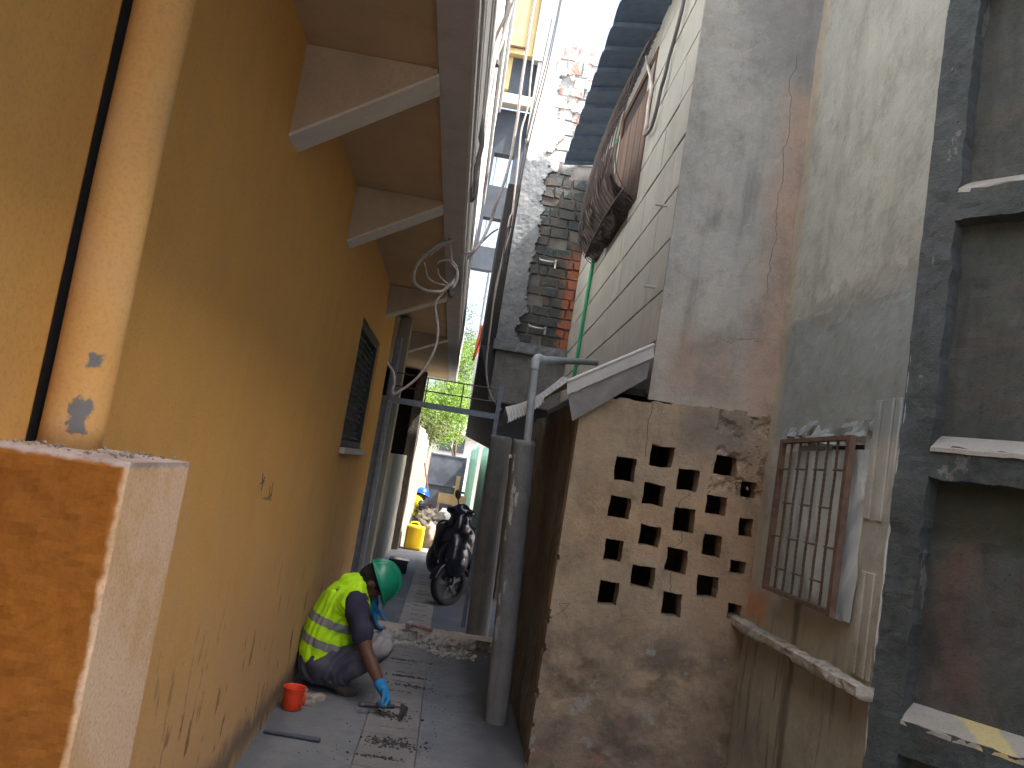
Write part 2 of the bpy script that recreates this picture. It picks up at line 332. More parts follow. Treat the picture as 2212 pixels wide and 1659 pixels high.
# ================================================================== SETTING
def struct(name, mb, mat, **k): o = mb.build(name, mat, **k); tag(o, kind='structure'); return o
mb = MB(); mb.add([(-400,-200,-.12),(400,-200,-.12),(400,900,-.12),(-400,900,-.12)], [(0,1,2,3)]); struct('ground', mb, simple('earth', (.2,.17,.14), .95, sc=.5))
# alley floor: two strips of concrete either side of the drain covers, slightly uneven
def floor_strip(x0, x1, y0, y1, nx, ny):
    mb = MB(); vs = []; 
    for j in range(ny+1):
        for i in range(nx+1):
            x = x0+(x1-x0)*i/nx; y = y0+(y1-y0)*j/ny
            vs.append((x, y, fbm((x,y,0), 1.5, 4)*.006 if 0 < i < nx else 0))
    mb.add(vs, [(j*(nx+1)+i, j*(nx+1)+i+1, (j+1)*(nx+1)+i+1, (j+1)*(nx+1)+i) for j in range(ny) for i in range(nx)]); return mb
mb = floor_strip(-1.2, -.232, -6, 30, 14, 240); a = floor_strip(.072, 1.2, -6, 30, 14, 240); mb.add(a.v, a.f)
mb.box(-.232, .072, -6, 30, -.11, -.045)
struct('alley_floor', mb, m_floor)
# drain covers down the middle, two slots each
def cover(y0):
    def mask(u, w):
        for ws in (.13, .37):
            if abs(w - ws - fbm((u*3, y0, ws), 4, 2)*.012) < .010 + .006*fbm((u*20, y0, ws), 1, 2) and .085 + .02*fbm((y0, 1, ws), 3) < u < .225 + .03*fbm((y0, 5, ws), 3): return False
        return True
    o = gridwall('drain_cover', m_cover, (-.228, y0, .003), (1,0,0), (0,1,0), .296, .478, .011, .05, mask, lambda u, w, p: fbm(p, 9, 3)*.003, jit=.003)
    return o
GC = 'slotted drain covers down the alley'
for k in range(24):
    y0 = 2.72 + .484*k
    o = cover(y0)
    tag(o, 'slotted concrete drain cover set in a row along the middle of the alley', 'drain cover', GC)
# doorstep across the alley with a broken front face
st_ = empty('doorstep', (-.1, 7.2, 0), 'low broken concrete step crossing the alley under the metal gate frame', 'step')
mb = MB(); nx, ny = 90, 14; vs = []
prof = [(-.0, .0), (0, .02), (.01, .045), (.02, .065), (.05, .08), (.12, .085), (.2, .085), (.27, .08), (.30, .05), (.31, .0)]
for i in range(nx+1):
    x = -.73 + 1.36*i/nx; br = max(0, fbm((x, 3, 1), 5, 4))*.12 + .05*abs(fbm((x, 8, 1), 14, 3))
    for j, (dy, z) in enumerate(prof):
        q = .02*fbm((x, dy, z), 30, 3)
        vs.append((x, 6.98 + dy + (br if j < 4 else 0) + q*(j < 6), max(-.02, z*(1 + .0*br)) + .008*fbm((x, dy*3, 7), 12, 3)))
np_ = len(prof); mb.add(vs, [(i*np_+j, (i+1)*np_+j, (i+1)*np_+j+1, i*np_+j+1) for i in range(nx) for j in range(np_-1)])
mb.build('step_slab', m_kerb, st_)
# ---------------- left house
XL = -.733; ZS = 2.851
lh = empty('yellow_house', (XL, 3, 0), 'ochre painted house on the left with an overhanging balcony', 'house')
wy0, wy1, wz0, wz1 = 5.56, 6.83, 1.475, 2.34
gridwall('wall', m_yellow, (XL, 1.635, 0), (0,1,0), (0,0,1), 6.115, ZS, .05, .16,
         lambda u, w: not (wy0 < u+1.635 < wy1 and wz0 < w < wz1), lambda u, w, p: fbm(p, .9, 3)*.006, parent=lh)
MB().box(XL-.28, XL+.003, -5, 1.535, 0, ZS-.002).build('near_wall', m_yellow, lh, bevel=.04)
MB().box(XL-.17, XL-.014, 1.537, 1.633, 0, ZS-.004).build('joint_shade', m_dark, lh)      # dark strip in the joint, standing in for shade behind the drain pipe
MB().box(XL-.9, -.255, -5, 14.3, ZS, 3.0).build('soffit', m_soffit, lh)
MB().box(-.2685, -.152, -5, 14.3, 2.832, 3.62).build('edge_beam', m_beam, lh)
mb = MB().box(-.152, -.140, -5, 14.3, 2.838, 3.60)
for z in (2.90, 3.02, 3.30, 3.44): mb.box(-.141, -.130 - .004*(z > 3), -5, 14.3, z, z+.035)
mb.build('fascia', m_white, lh)
MB().box(-1.6, -.165, -5, 10.8, 3.62, 6.3).build('upper_wall', m_white, lh)
MB().box(-.165, -.125, -5, 10.85, 6.22, 6.34).box(-.165, -.13, -5, 10.8, 4.9, 5.02).build('cornice', m_white, lh)
for y, dy, dz in ((2.83, .15, .34), (4.34, .14, .31), (6.86, .14, .26), (9.25, .14, .26)):
    pl = [(XL-.01, y, ZS), (XL-.01, y, ZS-dz), (-.27, y, ZS-.03), (-.27, y, ZS)]
    b = MB().prism(pl, (0, dy, 0)).build('bracket', m_brack, lh, bevel=.006)
    # pale painted lower edge, a few millimetres proud
    p0, p1 = V(XL-.004, y-.003, ZS-dz-.004), V(-.266, y-.003, ZS-.034)
    t = V(0, 0, .012)
    MB().hexa([p0, p1, p1+V(0,dy+.006,0), p0+V(0,dy+.006,0), p0+t, p1+t, p1+t+V(0,dy+.006,0), p0+t+V(0,dy+.006,0)]).build('bracket_edge', m_brackw, b)
# window with closed dark shutters
w = MB()
for a in ((wy0, wy0+.05), (wy1-.05, wy1)): w.box(XL-.09, XL-.015, a[0], a[1], wz0, wz1)
w.box(XL-.09, XL-.015, wy0+.05, wy1-.05, wz0, wz0+.05).box(XL-.09, XL-.015, wy0+.05, wy1-.05, wz1-.05, wz1)
wn = w.build('window', m_shut, lh)
for k in range(2):
    sb = MB(); ya = wy0+.055 + k*(wy1-wy0-.11)/2; yb = ya + (wy1-wy0-.12)/2
    sb.box(XL-.075, XL-.055, ya, yb, wz0+.055, wz1-.055)
    for q in range(17): z = wz0+.075 + q*.044; sb.hexa([(XL-.055,ya+.03,z),(XL-.035,ya+.03,z-.012),(XL-.035,yb-.03,z-.012),(XL-.055,yb-.03,z),(XL-.055,ya+.03,z+.012),(XL-.035,ya+.03,z),(XL-.035,yb-.03,z),(XL-.055,yb-.03,z+.012)])
    sb.build('shutter', m_shut, wn)
MB().box(XL-.02, XL+.035, wy0-.03, wy1+.03, wz0-.045, wz0-.003).build('window_sill', m_beam, lh, bevel=.005)
MB().box(XL-.3, XL-.18, -5, 7.7, 0, ZS).build('inner_wall', m_dark, lh)
# porch beyond the wall: low wall, dark opening above it
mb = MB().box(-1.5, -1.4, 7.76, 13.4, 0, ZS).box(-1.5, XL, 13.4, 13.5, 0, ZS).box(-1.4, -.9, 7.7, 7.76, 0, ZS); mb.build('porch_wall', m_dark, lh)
gridwall('porch_parapet', m_fence, (-.70, 8.9, 0), (0,1,0), (0,0,1), 4.4, 1.47, .06, .12, None, lambda u, w, p: fbm(p, 3, 3)*.01, parent=lh)
MB().box(-.735, -.61, 8.25, 8.42, 0, 2.83).build('porch_post', m_fence, lh, bevel=.01)
MB().box(-.76, -.60, 13.28, 13.42, 0, 2.83).build('porch_post', m_side, lh, bevel=.01)
MB().box(-.77, -.655, 7.78, 7.95, 0, 2.0).build('door_jamb', m_steelblue, lh, bevel=.005)
o = MB().box(-.72, -.665, 8.0, 8.2, 0, 2.6).build('roller_guide', m_steelblue, lh, bevel=.005)
# plinth and drain pipe nearest the camera
PX = -.500
mb = MB()
def plv(x, y, z): return V(x, y, z) + V(fbm((x*3, y*3, z), 3, 3), fbm((x, y*3, z+5), 3, 3), 0)*.006
b_ = gridwall('plinth', m_orange, (XL, 1.362, 0), (1,0,0), (0,0,1), PX-XL, 1.416, .0115, .305, None,
              lambda u, w, p: fbm(p, 4, 4)*.004 + (-.006 if u > PX-XL-.006 or w > 1.41 else 0) + .004*fbm(p, 25, 3), jit=.004)
tag(b_, 'orange plinth with a pale side of wear and painted-in sky light at the foot of the thick painted drain pipe', 'plinth')
dp = MB().tube([(-.680 + .0012*math.sin(z*9), 1.552, z) for z in [1.41 + .05*i for i in range(90)]], .0525, 48).build('drain_pipe', m_pipeyel, smooth=True)
tag(dp, 'thick ochre painted drain pipe standing on the orange plinth', 'drain pipe')
dr = MB()
for k in range(70):
    x, y = -.66 + random.uniform(-.06, .15), 1.55 + random.uniform(-.17, .1); r = random.uniform(.0015, .006)
    if (x+.68)**2 + (y-1.552)**2 > .052**2 and 1.375 < y < 1.655 and -.725 < x < -.515: dr.ell((x, y, 1.418+r*.4), ((1,0,0),(0,1,0),(0,0,1)), (r, r*.8, r*.6), 5, 3)
tag(dr.build('mortar_crumbs', m_rub), 'crumbs of old mortar scattered on the plinth top', 'crumbs', kind='stuff')
# ---------------- right: lattice shed, grey column, window wall, panelled wall
YL = 4.45; XS = .64
rh = empty('grey_house', (1.35, YL, 0), 'weathered grey rendered house with a pierced screen wall and barred window', 'house')
c5 = cr(2000, 1300, 1.1058)
holes = [(505,585,605,690),(662,528,772,630),(778,638,885,742),(945,575,1062,675),(1060,690,1142,768),(630,702,730,798),(905,750,1012,845),(478,755,582,862),
         (765,812,872,918),(1048,855,1124,938),(608,880,715,982),(888,928,985,1030),(455,948,545,1048),(728,993,835,1098),(1012,1040,1088,1100),(578,1065,688,1168),
         (862,1108,970,1212),(427,1128,525,1240),(708,1180,812,1290),(1000,1230,1072,1302)]
HB = []
for x0, y0, x1, y1 in holes:
    q = ony(*c5((x0+x1)/2, (y0+y1)/2), YL); w_ = (x1-x0)/1.1058/1.852*YL/1800; h_ = (y1-y0)/1.1058/1.852*YL/1800
    HB.append((q.x, q.z, w_*.90, h_*.92))
def lat(u, w):
    x, z = XS+u, w
    for cx, cz, a, b in HB:
        if abs(x-cx) < a/2 and abs(z-cz) < b/2: return False
    top = 1.965 + .06*(x-XS); 
    if z > top + .01*fbm((x, 1, 2), 8): return False
    if x < XS + .02 + .035*max(0, fbm((1, 3, z), 7, 4)) * (1 if z < .95 else .25) - .02: return False
    return True
def latd(u, w, p):
    d = fbm(p, 2.2, 4)*.006 + fbm(p, 11, 4)*.0028 + fbm(p, 32, 3)*.0014
    n = fbm(p + Vector((5, 0, 3)), 4, 5)
    if p.z < .8: d -= max(0, n - .12)*.028*min(1, (.8-p.z)*4)
    if p.x > 1.4 and p.z > 1.55: d -= max(0, fbm(p, 9, 5))*.045
    return d
gridwall('screen_wall', m_lattice, (XS, YL, 0), (1,0,0), (0,0,1), 1.06, 2.04, .0096, .105, lat, latd, jit=.0075, parent=rh)
# rough lower lip on the screen holes, roof slab closing the shed
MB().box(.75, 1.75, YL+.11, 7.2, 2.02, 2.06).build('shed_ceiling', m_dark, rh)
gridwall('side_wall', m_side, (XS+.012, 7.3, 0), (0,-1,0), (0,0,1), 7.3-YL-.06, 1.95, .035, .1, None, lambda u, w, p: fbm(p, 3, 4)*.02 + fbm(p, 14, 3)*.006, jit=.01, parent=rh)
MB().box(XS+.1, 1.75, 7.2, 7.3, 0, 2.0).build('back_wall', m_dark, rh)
gridwall('column_wall', m_upcol, (1.0, YL+.015, 2.0), (1,0,0), (0,0,1), .72, 4.7, .03, .022,
         lambda u, w: True, lambda u, w, p: fbm(p, 1.5, 4)*.010 + fbm(p, 12, 3)*.003 - (max(0, .35-abs(p.z-2.2))*.0), jit=.006, parent=rh)
# broken plaster in the corner above the screen
mb = MB()
for k in range(110):
    t = random.random()**1.5; z = 1.60 + .5*t; x = 1.605 + .085*random.uniform(-1, 1)*(1.15-t) + .055*t; y = YL - .006 + random.uniform(-.02, .012); r = random.uniform(.004, .012)*(1.2-.8*t)
    a = [Vector([random.uniform(-1,1) for _ in range(3)]).normalized() for _ in range(3)]
    mb.ell((x, y, z), (a[0], a[0].cross(a[1]).normalized(), a[0].cross(a[0].cross(a[1])).normalized()), (r, r*.7, r*.55), 6, 4)
tag(mb.build('broken_plaster', m_lattice, rh), kind='stuff')
XW = 1.69
gy0, gy1, gz0, gz1 = 3.40, 4.06, 1.16, 1.84
def wwd(u, w, p):
    d = fbm(p, 1.2, 4)*.012 + fbm(p, 7, 4)*.004 + fbm(p, 30, 2)*.0015
    if abs(p.z - 1.9 - .05*fbm(p, 5, 3)) < .035 and 3.3 < p.y < 4.2: d += .012 + .03*fbm(p, 18, 3)
    if abs(p.z - 2.5 - .12*fbm(p, 3, 3)) < .02: d += .002
    return d
gridwall('window_wall', m_winwall, (XW, YL+.02, 0), (0,-1,0), (0,0,1), YL+.02-3.10, 6.7, .024, .05,
         lambda u, w: not (gy0 < YL+.02-u < gy1 and gz0 < w < gz1), wwd, jit=.006, parent=rh)
MB().box(XW+.35, XW+.4, 3.2, 4.4, .9, 2.1).build('room_wall', m_dark, rh)
mb = MB()
for z0, z1, y0, y1 in ((.93, 1.33, 3.12, 3.26), (1.53, 2.02, 3.11, 3.30)):
    for k in range(4): ya = y0 + k*(y1-y0)/4; mb.box(XW-.008-.006*(k % 2), XW+.02, ya+.002, ya+(y1-y0)/4-.003, z0 + .01*math.sin(k*3), z1)
mb.build('fluted_trim', m_winwall, rh, bevel=.004)
# sill ledge
mb = MB(); vs = []; n = 200
for i in range(n+1):
    y = 4.56 - 1.47*i/n
    for j in range(20):
        an = 2*math.pi*j/20; cx2, cz2 = math.cos(an), math.sin(an); sq = max(abs(cx2), abs(cz2))**.93
        p = Vector((XW - .020 + .050*cx2/sq, y, .892 + .026*cz2/sq)); q = fbm(p, 7, 4); q2 = fbm(p, 30, 3)
        vs.append(p + V(cx2*(.016*q + .005*q2), 0, cz2*(.014*q + .005*q2) + .006*fbm((y, 1, 1), 3, 3)))
mb.add(vs, [(i*20+j, (i+1)*20+j, (i+1)*20+(j+1) % 20, i*20+(j+1) % 20) for i in range(n) for j in range(20)] + [tuple(range(20)), tuple(n*20+k for k in range(20))])
mb.build('sill_ledge', plaster('ledge_render', (.38,.36,.31), (.32,.295,.25), (.27,.24,.20), grunge=0.6, dirt=(.08,.07,.06), streak=0, bump=.7, pits=.5,
    extra=[lambda m: (m.mul(m.st(m.z, .89, .865), .75), (.09,.075,.06)), lambda m: (m.mul(m.st(m.noise(11, 6), .55, .62), .7), (.11,.095,.075))]), rh)
# silver sheet bulging in the window opening
mb = MB(); vs = []; nu, nv = 46, 50
for j in range(nv+1):
    for i in range(nu+1):
        y = gy1 + .0 - (gy1-gy0+.10)*i/nu; z = gz0-.045 + (gz1-gz0+.02)*j/nv
        b = math.sin(math.pi*min(1, max(0, i/nu)))**.5
        vs.append((XW - .012 - .022*b + .020*fbm((y*3.4, z*.6, 3), 3.2, 2) + .004*fbm((y*4, z, 9), 9, 2), y + .01*fbm((1, z, 2), 6), z + .02*fbm((y, 4, 2), 6)*(j == 0)))
mb.add(vs, [(j*(nu+1)+i, j*(nu+1)+i+1, (j+1)*(nu+1)+i+1, (j+1)*(nu+1)+i) for j in range(nv) for i in range(nu)])
o = mb.build('plastic_sheet', m_sheet, smooth=True); tag(o, 'silvery sheet bulging behind the rusty window grille', 'plastic sheet')
# rusty window grille of frame, rebar uprights and short rungs
XG = XW - .062
m_rust = simple('brown_rust', (.15,.095,.07), .85, .2, sc=25, c2=(.09,.06,.048), bump=.4)
gr = empty('window_grille', (XG, 3.73, 1.1), 'rusty steel window grille with rebar uprights and short rungs', 'window grille')
ya, yb, za, zb = 4.10, 3.345, 1.125, 1.87
mb = MB(); mb.box(XG-.013, XG+.013, ya-.03, ya, za, zb).box(XG-.014, XG+.014, yb+.008, yb+.042, za-.005, zb).box(XG-.013, XG+.013, yb+.042, ya-.03, za, za+.022).box(XG-.013, XG+.013, yb+.042, ya-.03, zb-.022, zb)
mb.build('frame', m_rust, gr, bevel=.002)
ys = [ya - .03 - (ya-yb-.072)*(k+1)/7 for k in range(6)]
for k, y in enumerate(ys):
    mb = MB(); n = 60; pts = [(XG + .0008*math.sin(z_*.3), y + .0015*math.sin(z_*.16+k*2), za + .013 + (zb-za-.026)*z_/n) for z_ in range(n+1)]
    mb.tube(pts, [.0055 + .0012*(i % 2) for i in range(n+1)], 8); mb.build('bar', m_rustbar, gr)
col = [ya-.03] + ys + [yb+.042]
for k in range(7):
    for zf in ((.80, .36) if k % 2 == 0 else (.58, .16)) if k % 2 == 0 or True else ():
        z = za + (zb-za)*(zf + .0*k); MB().tube([(XG-.008, col[k], z), (XG-.008, col[k+1], z-.001)], .005, 6).build('rung', m_rust, gr)
# dark panelled concrete wall, nearest on the right
A_ = V(1.70, 3.085, 0); dd = V(.596, -.803, 0); nn_ = V(-.803, -.596, 0)
pw = empty('panelled_concrete_wall', A_, 'dark mossy concrete wall with recessed panels and sloping sills', 'wall')
ops = [(-.18, .72), (.835, 1.72), (1.83, 2.73), (2.84, 3.72), (3.83, 4.73), (4.84, 5.7)]
gridwall('frame', m_panel, A_ - dd*.022, dd, (0,0,1), 2.6, 7.5, .02, .10,
         lambda u, w: not any(a < w < b and .12 < u < 1.05 for a, b in ops) and not any(a < w < b and 1.2 < u < 2.3 for a, b in ops),
         lambda u, w, p: fbm(p, 2, 4)*.012 + fbm(p, 13, 4)*.006 + fbm(p, 40, 2)*.002, jit=.010, parent=pw)
gridwall('recessed_panel', m_panelin, A_ - nn_*.088, dd, (0,0,1), 2.4, 7.5, .04, .15, None, lambda u, w, p: fbm(p, 2.5, 4)*.014 + fbm(p, 20, 3)*.004, parent=pw)
for a, b in ops:
    for u0, u1 in ((.098, 1.06), (1.19, 2.31)):
        mb = MB(); n = 110; vs = []
        for i in range(n+1):
            p = A_ + dd*(u0 + (u1-u0)*i/n); j = .004*fbm(p + V(0,0,a), 12, 3)
            hgt = .06
            for q, zz in ((.004+j, a-.012+j), (.003+j, a+.004+j), (-.045, a+hgt*.62+j*.5), (-.085, a+hgt)): vs.append(p + nn_*q + V(0, 0, zz))
        mb.add(vs, [(i*4+k, (i+1)*4+k, (i+1)*4+k+1, i*4+k+1) for i in range(n) for k in range(3)])
        mb.build('sloping_sill', m_ledge, pw)
# ---------------- clad house above the shed
def XC(y): return 1.0 + .021*(y - YL)
ch = empty('clad_house', (1.6, 7, 2.05), 'upper storey clad in pale cement boards under a blue sheet steel eave', 'house')
mb = MB(); seams = [2.03, 2.325, 2.617, 2.919, 3.224, 3.53, 3.841, 4.166, 4.49, 4.81, 5.2]
random.seed(3)
bd = MB()
for k in range(len(seams)-1):
    z0, z1 = seams[k], seams[k+1]; y = 4.475; first = True
    while y < 9.5:
        L = random.choice((.26, .3, .52, .34, .62)) if not first else random.choice((.25, .3, .5)); y1 = min(9.52, y + L); first = False
        if not (5.95 < (y+y1)/2 < 7.25 and 3.62 < (z0+z1)/2 < 4.85):
            e = random.uniform(-.002, .002)
            bd.hexa([(XC(y)+e, y+.0015, z0+.008), (XC(y)+.03, y+.0015, z0+.008), (XC(y1)+.03, y1-.0015, z0+.008), (XC(y1)+e, y1-.0015, z0+.008),
                     (XC(y)+e, y+.0015, z1-.008), (XC(y)+.03, y+.0015, z1-.008), (XC(y1)+.03, y1-.0015, z1-.008), (XC(y1)+e, y1-.0015, z1-.008)])
        y = y1
bd.build('cement_boards', m_clad, ch)
MB().hexa([(XC(4.78)+.012,4.78,2.0),(3.2,4.78,2.0),(3.2,9.5,2.0),(XC(9.5)+.012,9.5,2.0),(XC(4.78)+.012,4.78,5.06),(3.2,4.78,5.06),(3.2,9.5,5.06),(XC(9.5)+.012,9.5,5.06)]).hexa(
    [(XC(4.47)+.012,4.47,2.0),(1.03,4.47,2.0),(1.03,4.78,2.0),(XC(4.78)+.012,4.779,2.0),(XC(4.47)+.012,4.47,5.06),(1.03,4.47,5.06),(1.03,4.78,5.06),(XC(4.78)+.012,4.779,5.06)]).build('backing_wall', m_gap, ch)
# ribbed eave sheet
mb = MB(); vs = []; yy = []; y = 4.4
while y < 9.15: yy += [(y, 0), (y+.15, 0), (y+.165, -.03), (y+.205, -.03), (y+.22, 0)]; y += .37
yy.append((9.12, 0))
for y, dz in yy:
    for x, z in ((.648+.0096*(y-4.4) + .004*math.sin(y*17), 5.0), (1.2, 5.08), (3.4, 5.75)): vs += [(x, y, z+dz), (x, y, z+dz+.004)]
n = len(yy)
fs = []
for i in range(n-1):
    a, b = i*6, (i+1)*6
    for k in (0, 2): fs += [(a+k, b+k, b+k+2, a+k+2), (a+k+1, a+k+3, b+k+3, b+k+1)]
    fs += [(a, a+1, b+1, b)]
mb.add(vs, fs); mb.build('eave_sheet', m_eave, ch)
# window of the clad house
wy = (5.98, 7.22); wz = (3.63, 4.83)
wf = MB(); xc = XC(6.6)
wf.box(xc-.02, xc+.05, wy[0]-.03, wy[0]+.03, wz[0], wz[1]).box(xc-.02, xc+.05, wy[1]-.03, wy[1]+.03, wz[0], wz[1]).box(xc-.02, xc+.05, wy[0]+.03, wy[1]-.03, wz[1]-.06, wz[1]).box(xc-.02, xc+.05, wy[0]+.03, wy[1]-.03, wz[0], wz[0]+.05)
wf = wf.build('window', m_wooddk, ch, bevel=.004)
MB().box(xc-.004, xc+.012, wy[0]+.035, wy[1]-.035, wz[1]-.24, wz[1]-.065).build('fanlight', m_dark, wf)
for k in range(2):
    sb = MB()
    for q in range(4):
        ya_ = wy[0]+.04+k*.59+q*.145; sb.box(xc-.014-.003*(q % 2), xc+.012, ya_, ya_+.138, wz[0]+.06, wz[1]-.25)
    sb.build('shutter', m_wood, wf, bevel=.003)
# belly-shaped cage of thin rods in front of it
cg = empty('window_cage', (1.03, 7, 3.6), 'belly shaped cage of thin dark rods bulging from the upper window', 'window cage')
def cage(y, s=1):
    x = XC(y); k = 1 - .25*abs((y-6.95)/1.1)**3
    return [(x-.01, y, 5.0), (x-.10*k, y, 4.85), (x-.19*k, y, 4.6), (x-.235*k, y, 4.3), (x-.26*k, y, 4.02), (x-.24*k, y, 3.82), (x-.13*k, y, 3.68), (x-.01, y, 3.62)]
m_cage = simple('grey_brown_rods', (.085,.070,.066), .85, sc=20)
ny_ = 23
for i in range(ny_):
    y = 5.92 + 2.1*i/(ny_-1); MB().tube(spline(cage(y), 4), .0042, 6).build('rod', m_cage, cg)
for j, (q, rr) in enumerate(((1, .012), (3, .007), (6, .010))):
    MB().tube([cage(5.92+2.1*i/20)[q] for i in range(21)], rr, 6).build('hoop', m_cage, cg)
# dark sacking bundled in the bottom of the cage
mb = MB(); nu, nv = 44, 26; vs = []
for j in range(nv+1):
    for i in range(nu+1):
        y = 6.0 + 1.98*i/nu; c_ = spline(cage(y), 4); t = .56 + .44*j/nv; q = c_[min(len(c_)-1, int(t*(len(c_)-1)))]
        vs.append(q + V(.018 + .02*fbm((y*6, t*2, 1), 2.2, 4), 0, .03*fbm((y*3, t*3, 4), 2, 3)*(1 if j < nv else 0) + (.12*fbm((y*2, 3, 1), 2, 3) if j == 0 else 0)))
mb.add(vs, [(j*(nu+1)+i, j*(nu+1)+i+1, (j+1)*(nu+1)+i+1, (j+1)*(nu+1)+i) for j in range(nv) for i in range(nu)])
tag(mb.build('sacking', simple('brown_sacking', (.10,.08,.078), .95, sc=20, bump=.8, streak=4), smooth=True), 'dark brown sacking bundled in the bottom of the window cage', 'sacking')
# ---------------- tin canopy over the shed
def sheet(name, a, b, c, d, n, amp, mat, parent, ragged=0, thick=.002, nl=10):
    """corrugated sheet a-b (near edge), d-c (far edge), ribs along a->b"""
    a, b, c, d = map(Vector, (a, b, c, d)); nrm = (b-a).cross(d-a).normalized(); vs = []
    for i in range(n+1):
        t = i/n
        for j in range(nl+1):
            s_ = j/nl; p = (a.lerp(b, s_)).lerp(d.lerp(c, s_), t)
            vs.append(p + nrm*amp*math.sin(t*n*math.pi/2))
    mb = MB(); mb.add(vs, [(i*(nl+1)+j, i*(nl+1)+j+1, (i+1)*(nl+1)+j+1, (i+1)*(nl+1)+j) for i in range(n) for j in range(nl)])
    o = mb.build(name, mat, parent, fix=False); m = o.modifiers.new('t', 'SOLIDIFY'); m.thickness = thick; return o
tc = empty('tin_canopy', (.8, 4.9, 2.1), 'bent weathered tin canopy sloping over the top of the pierced screen wall', 'canopy')
a = ony(1225, 826, 4.36); b = ony(1412, 748, 4.36)
# folded near piece: top flange and front drop
mb = MB(); dz = V(0, 0, -.052); bk = V(-.02, .95, -.02)
mb.hexa([a, b, b+V(0,.004,.0), a+V(0,.004,0), a+V(.012,.014,-.062), b+V(.014,.014,-.056), b+V(.014,.018,-.056), a+V(.012,.018,-.062)][0:8])
mb.hexa([a, b, b+bk, a+bk, a+V(0,0,.004), b+V(0,0,.004), b+bk+V(0,0,.004), a+bk+V(0,0,.004)])
mb.tube([a+V(0,.0,.006), b+V(0,0,.010)], .009, 8)
mb.build('folded_flashing', m_tin, tc)
a2 = a+V(.02,.03,-.065); b2 = b+V(.0,.03,-.06)
mb = MB(); mb.hexa([a2, b2, b2+V(0,.02,-.11), a2+V(.045,.02,-.13), a2+V(0,.006,0), b2+V(0,.006,0), b2+V(0,.026,-.11), a2+V(.045,.026,-.13)])
mb.build('hanging_strip', simple('dirty_tin', (.22,.22,.215), .7, .2, sc=9, streak=1, bump=.3), tc)
# lower corrugated sheet with a torn near edge
pa, pb = ony(1098, 908, 5.28), ony(1226, 820, 5.28)
off = V(.0, 1.0, -.03); nS = 120
top = []; 
mb = MB(); vs = []
up_ = V(-.02, 0, .055); slope = (pb-pa)
for i in range(nS+1):
    t = i/nS; p = pa + slope*t + V(0, 0, -.04*math.sin(math.pi*t))
    tooth = .022*(abs((t*21) % 1 - .5)*2)**1.3 + .016*abs(fbm((t*9, 1, 2), 4, 4))
    vs += [p + V(.0, .0, -tooth*(.9-.3*t)), p + V(-.004, .015, .02 + .012*math.sin(t*17*2*math.pi)), p + V(-.03, .05, .065*(1-t)+.02), p + off + V(0, 0, .04)]
mb.add(vs, [(i*4+k, (i+1)*4+k, (i+1)*4+k+1, i*4+k+1) for i in range(nS) for k in range(3)])
o = mb.build('torn_sheet', m_tin, tc); m = o.modifiers.new('t', 'SOLIDIFY'); m.thickness = .002
# ---------------- pillars, gate frame, pvc pipe
def pillar(x0, y, x1, ztop, r, label):
    mb = MB(); n = 60; pts = []; vs = []
    k = 26
    for i in range(n+1):
        t = i/n; z = ztop*t; c_ = V(x0 + (x1-x0)*t, y, z)
        for q in range(k):
            an = 2*math.pi*q/k; rr = r*(1 + .05*fbm((math.cos(an)*2, math.sin(an)*2, z*3), 2, 4)); 
            vs.append(c_ + V(math.cos(an)*rr, math.sin(an)*rr, (.018*fbm((math.cos(an)*3, math.sin(an)*3, 1), 2, 3) if i == n else 0)))
    mb.add(vs, [(i*k+q, i*k+(q+1) % k, (i+1)*k+(q+1) % k, (i+1)*k+q) for i in range(n) for q in range(k)] + [tuple(n*k+q for q in range(k))])
    o = mb.build('concrete_pillar', m_pillar, smooth=True, loc=(x0, y, 0)); tag(o, label, 'pillar'); return o
pillar(.522, 5.16, .430, 1.69, .071, 'nearer concrete pillar with flaking white paint under the plastic pipe')
pillar(.475, 7.47, .405, 1.78, .098, 'farther plain concrete pillar beside the metal gate post')
gf = empty('gate_frame', (.35, 7.62, 0), 'blue grey steel gate frame standing across the alley on the step', 'gate frame')
yG = 7.62
MB().box(.325, .362, yG-.02, yG+.02, .06, 2.24).build('post', m_steelblue, gf)
MB().box(-.66, -.625, yG-.02, yG+.02, .06, 2.24).build('post', m_steelblue, gf)
MB().box(-.625, .325, yG-.018, yG+.018, 1.935, 1.985).build('crossbar', m_steelblue, gf)
for z in (2.09, 2.21): MB().tube([(-.63, yG, z), (.33, yG, z-.0)], .006, 6).build('rod', m_wiredk, gf)
for x in (-.33, .0): MB().tube([(x, yG, 1.98), (x, yG, 2.21)], .006, 6).build('rod', m_wiredk, gf)
pv = empty('pvc_pipe', (.44, 5.14, 1.6), 'grey plastic waste pipe rising from the pillar and bending to the wall', 'waste pipe')
b0 = V(.452, 5.16, 1.55); e0 = V(.413, 5.14, 2.175); e1 = V(.455, 5.24, 2.222); en = V(1.05, 6.75, 2.485)
hd = (en-e1).normalized()
MB().tube([b0, e0], .0245, 20).build('riser', m_pvc, pv, smooth=False)
arc = [e0 + V(0, 0, .0), e0 + V(.002, .004, .022), e0 + V(.012, .03, .04), e0+V(.03,.07,.05), e1]
MB().tube(spline([e0+V(0,0,-.035), e0, e0+V(.006,.012,.03), e0+V(.025,.06,.048), e1, e1+hd*.05], 5), .0285, 20).build('elbow', m_pvc, pv, smooth=True)
MB().tube([e1, en], .0245, 20).build('branch', m_pvc, pv)
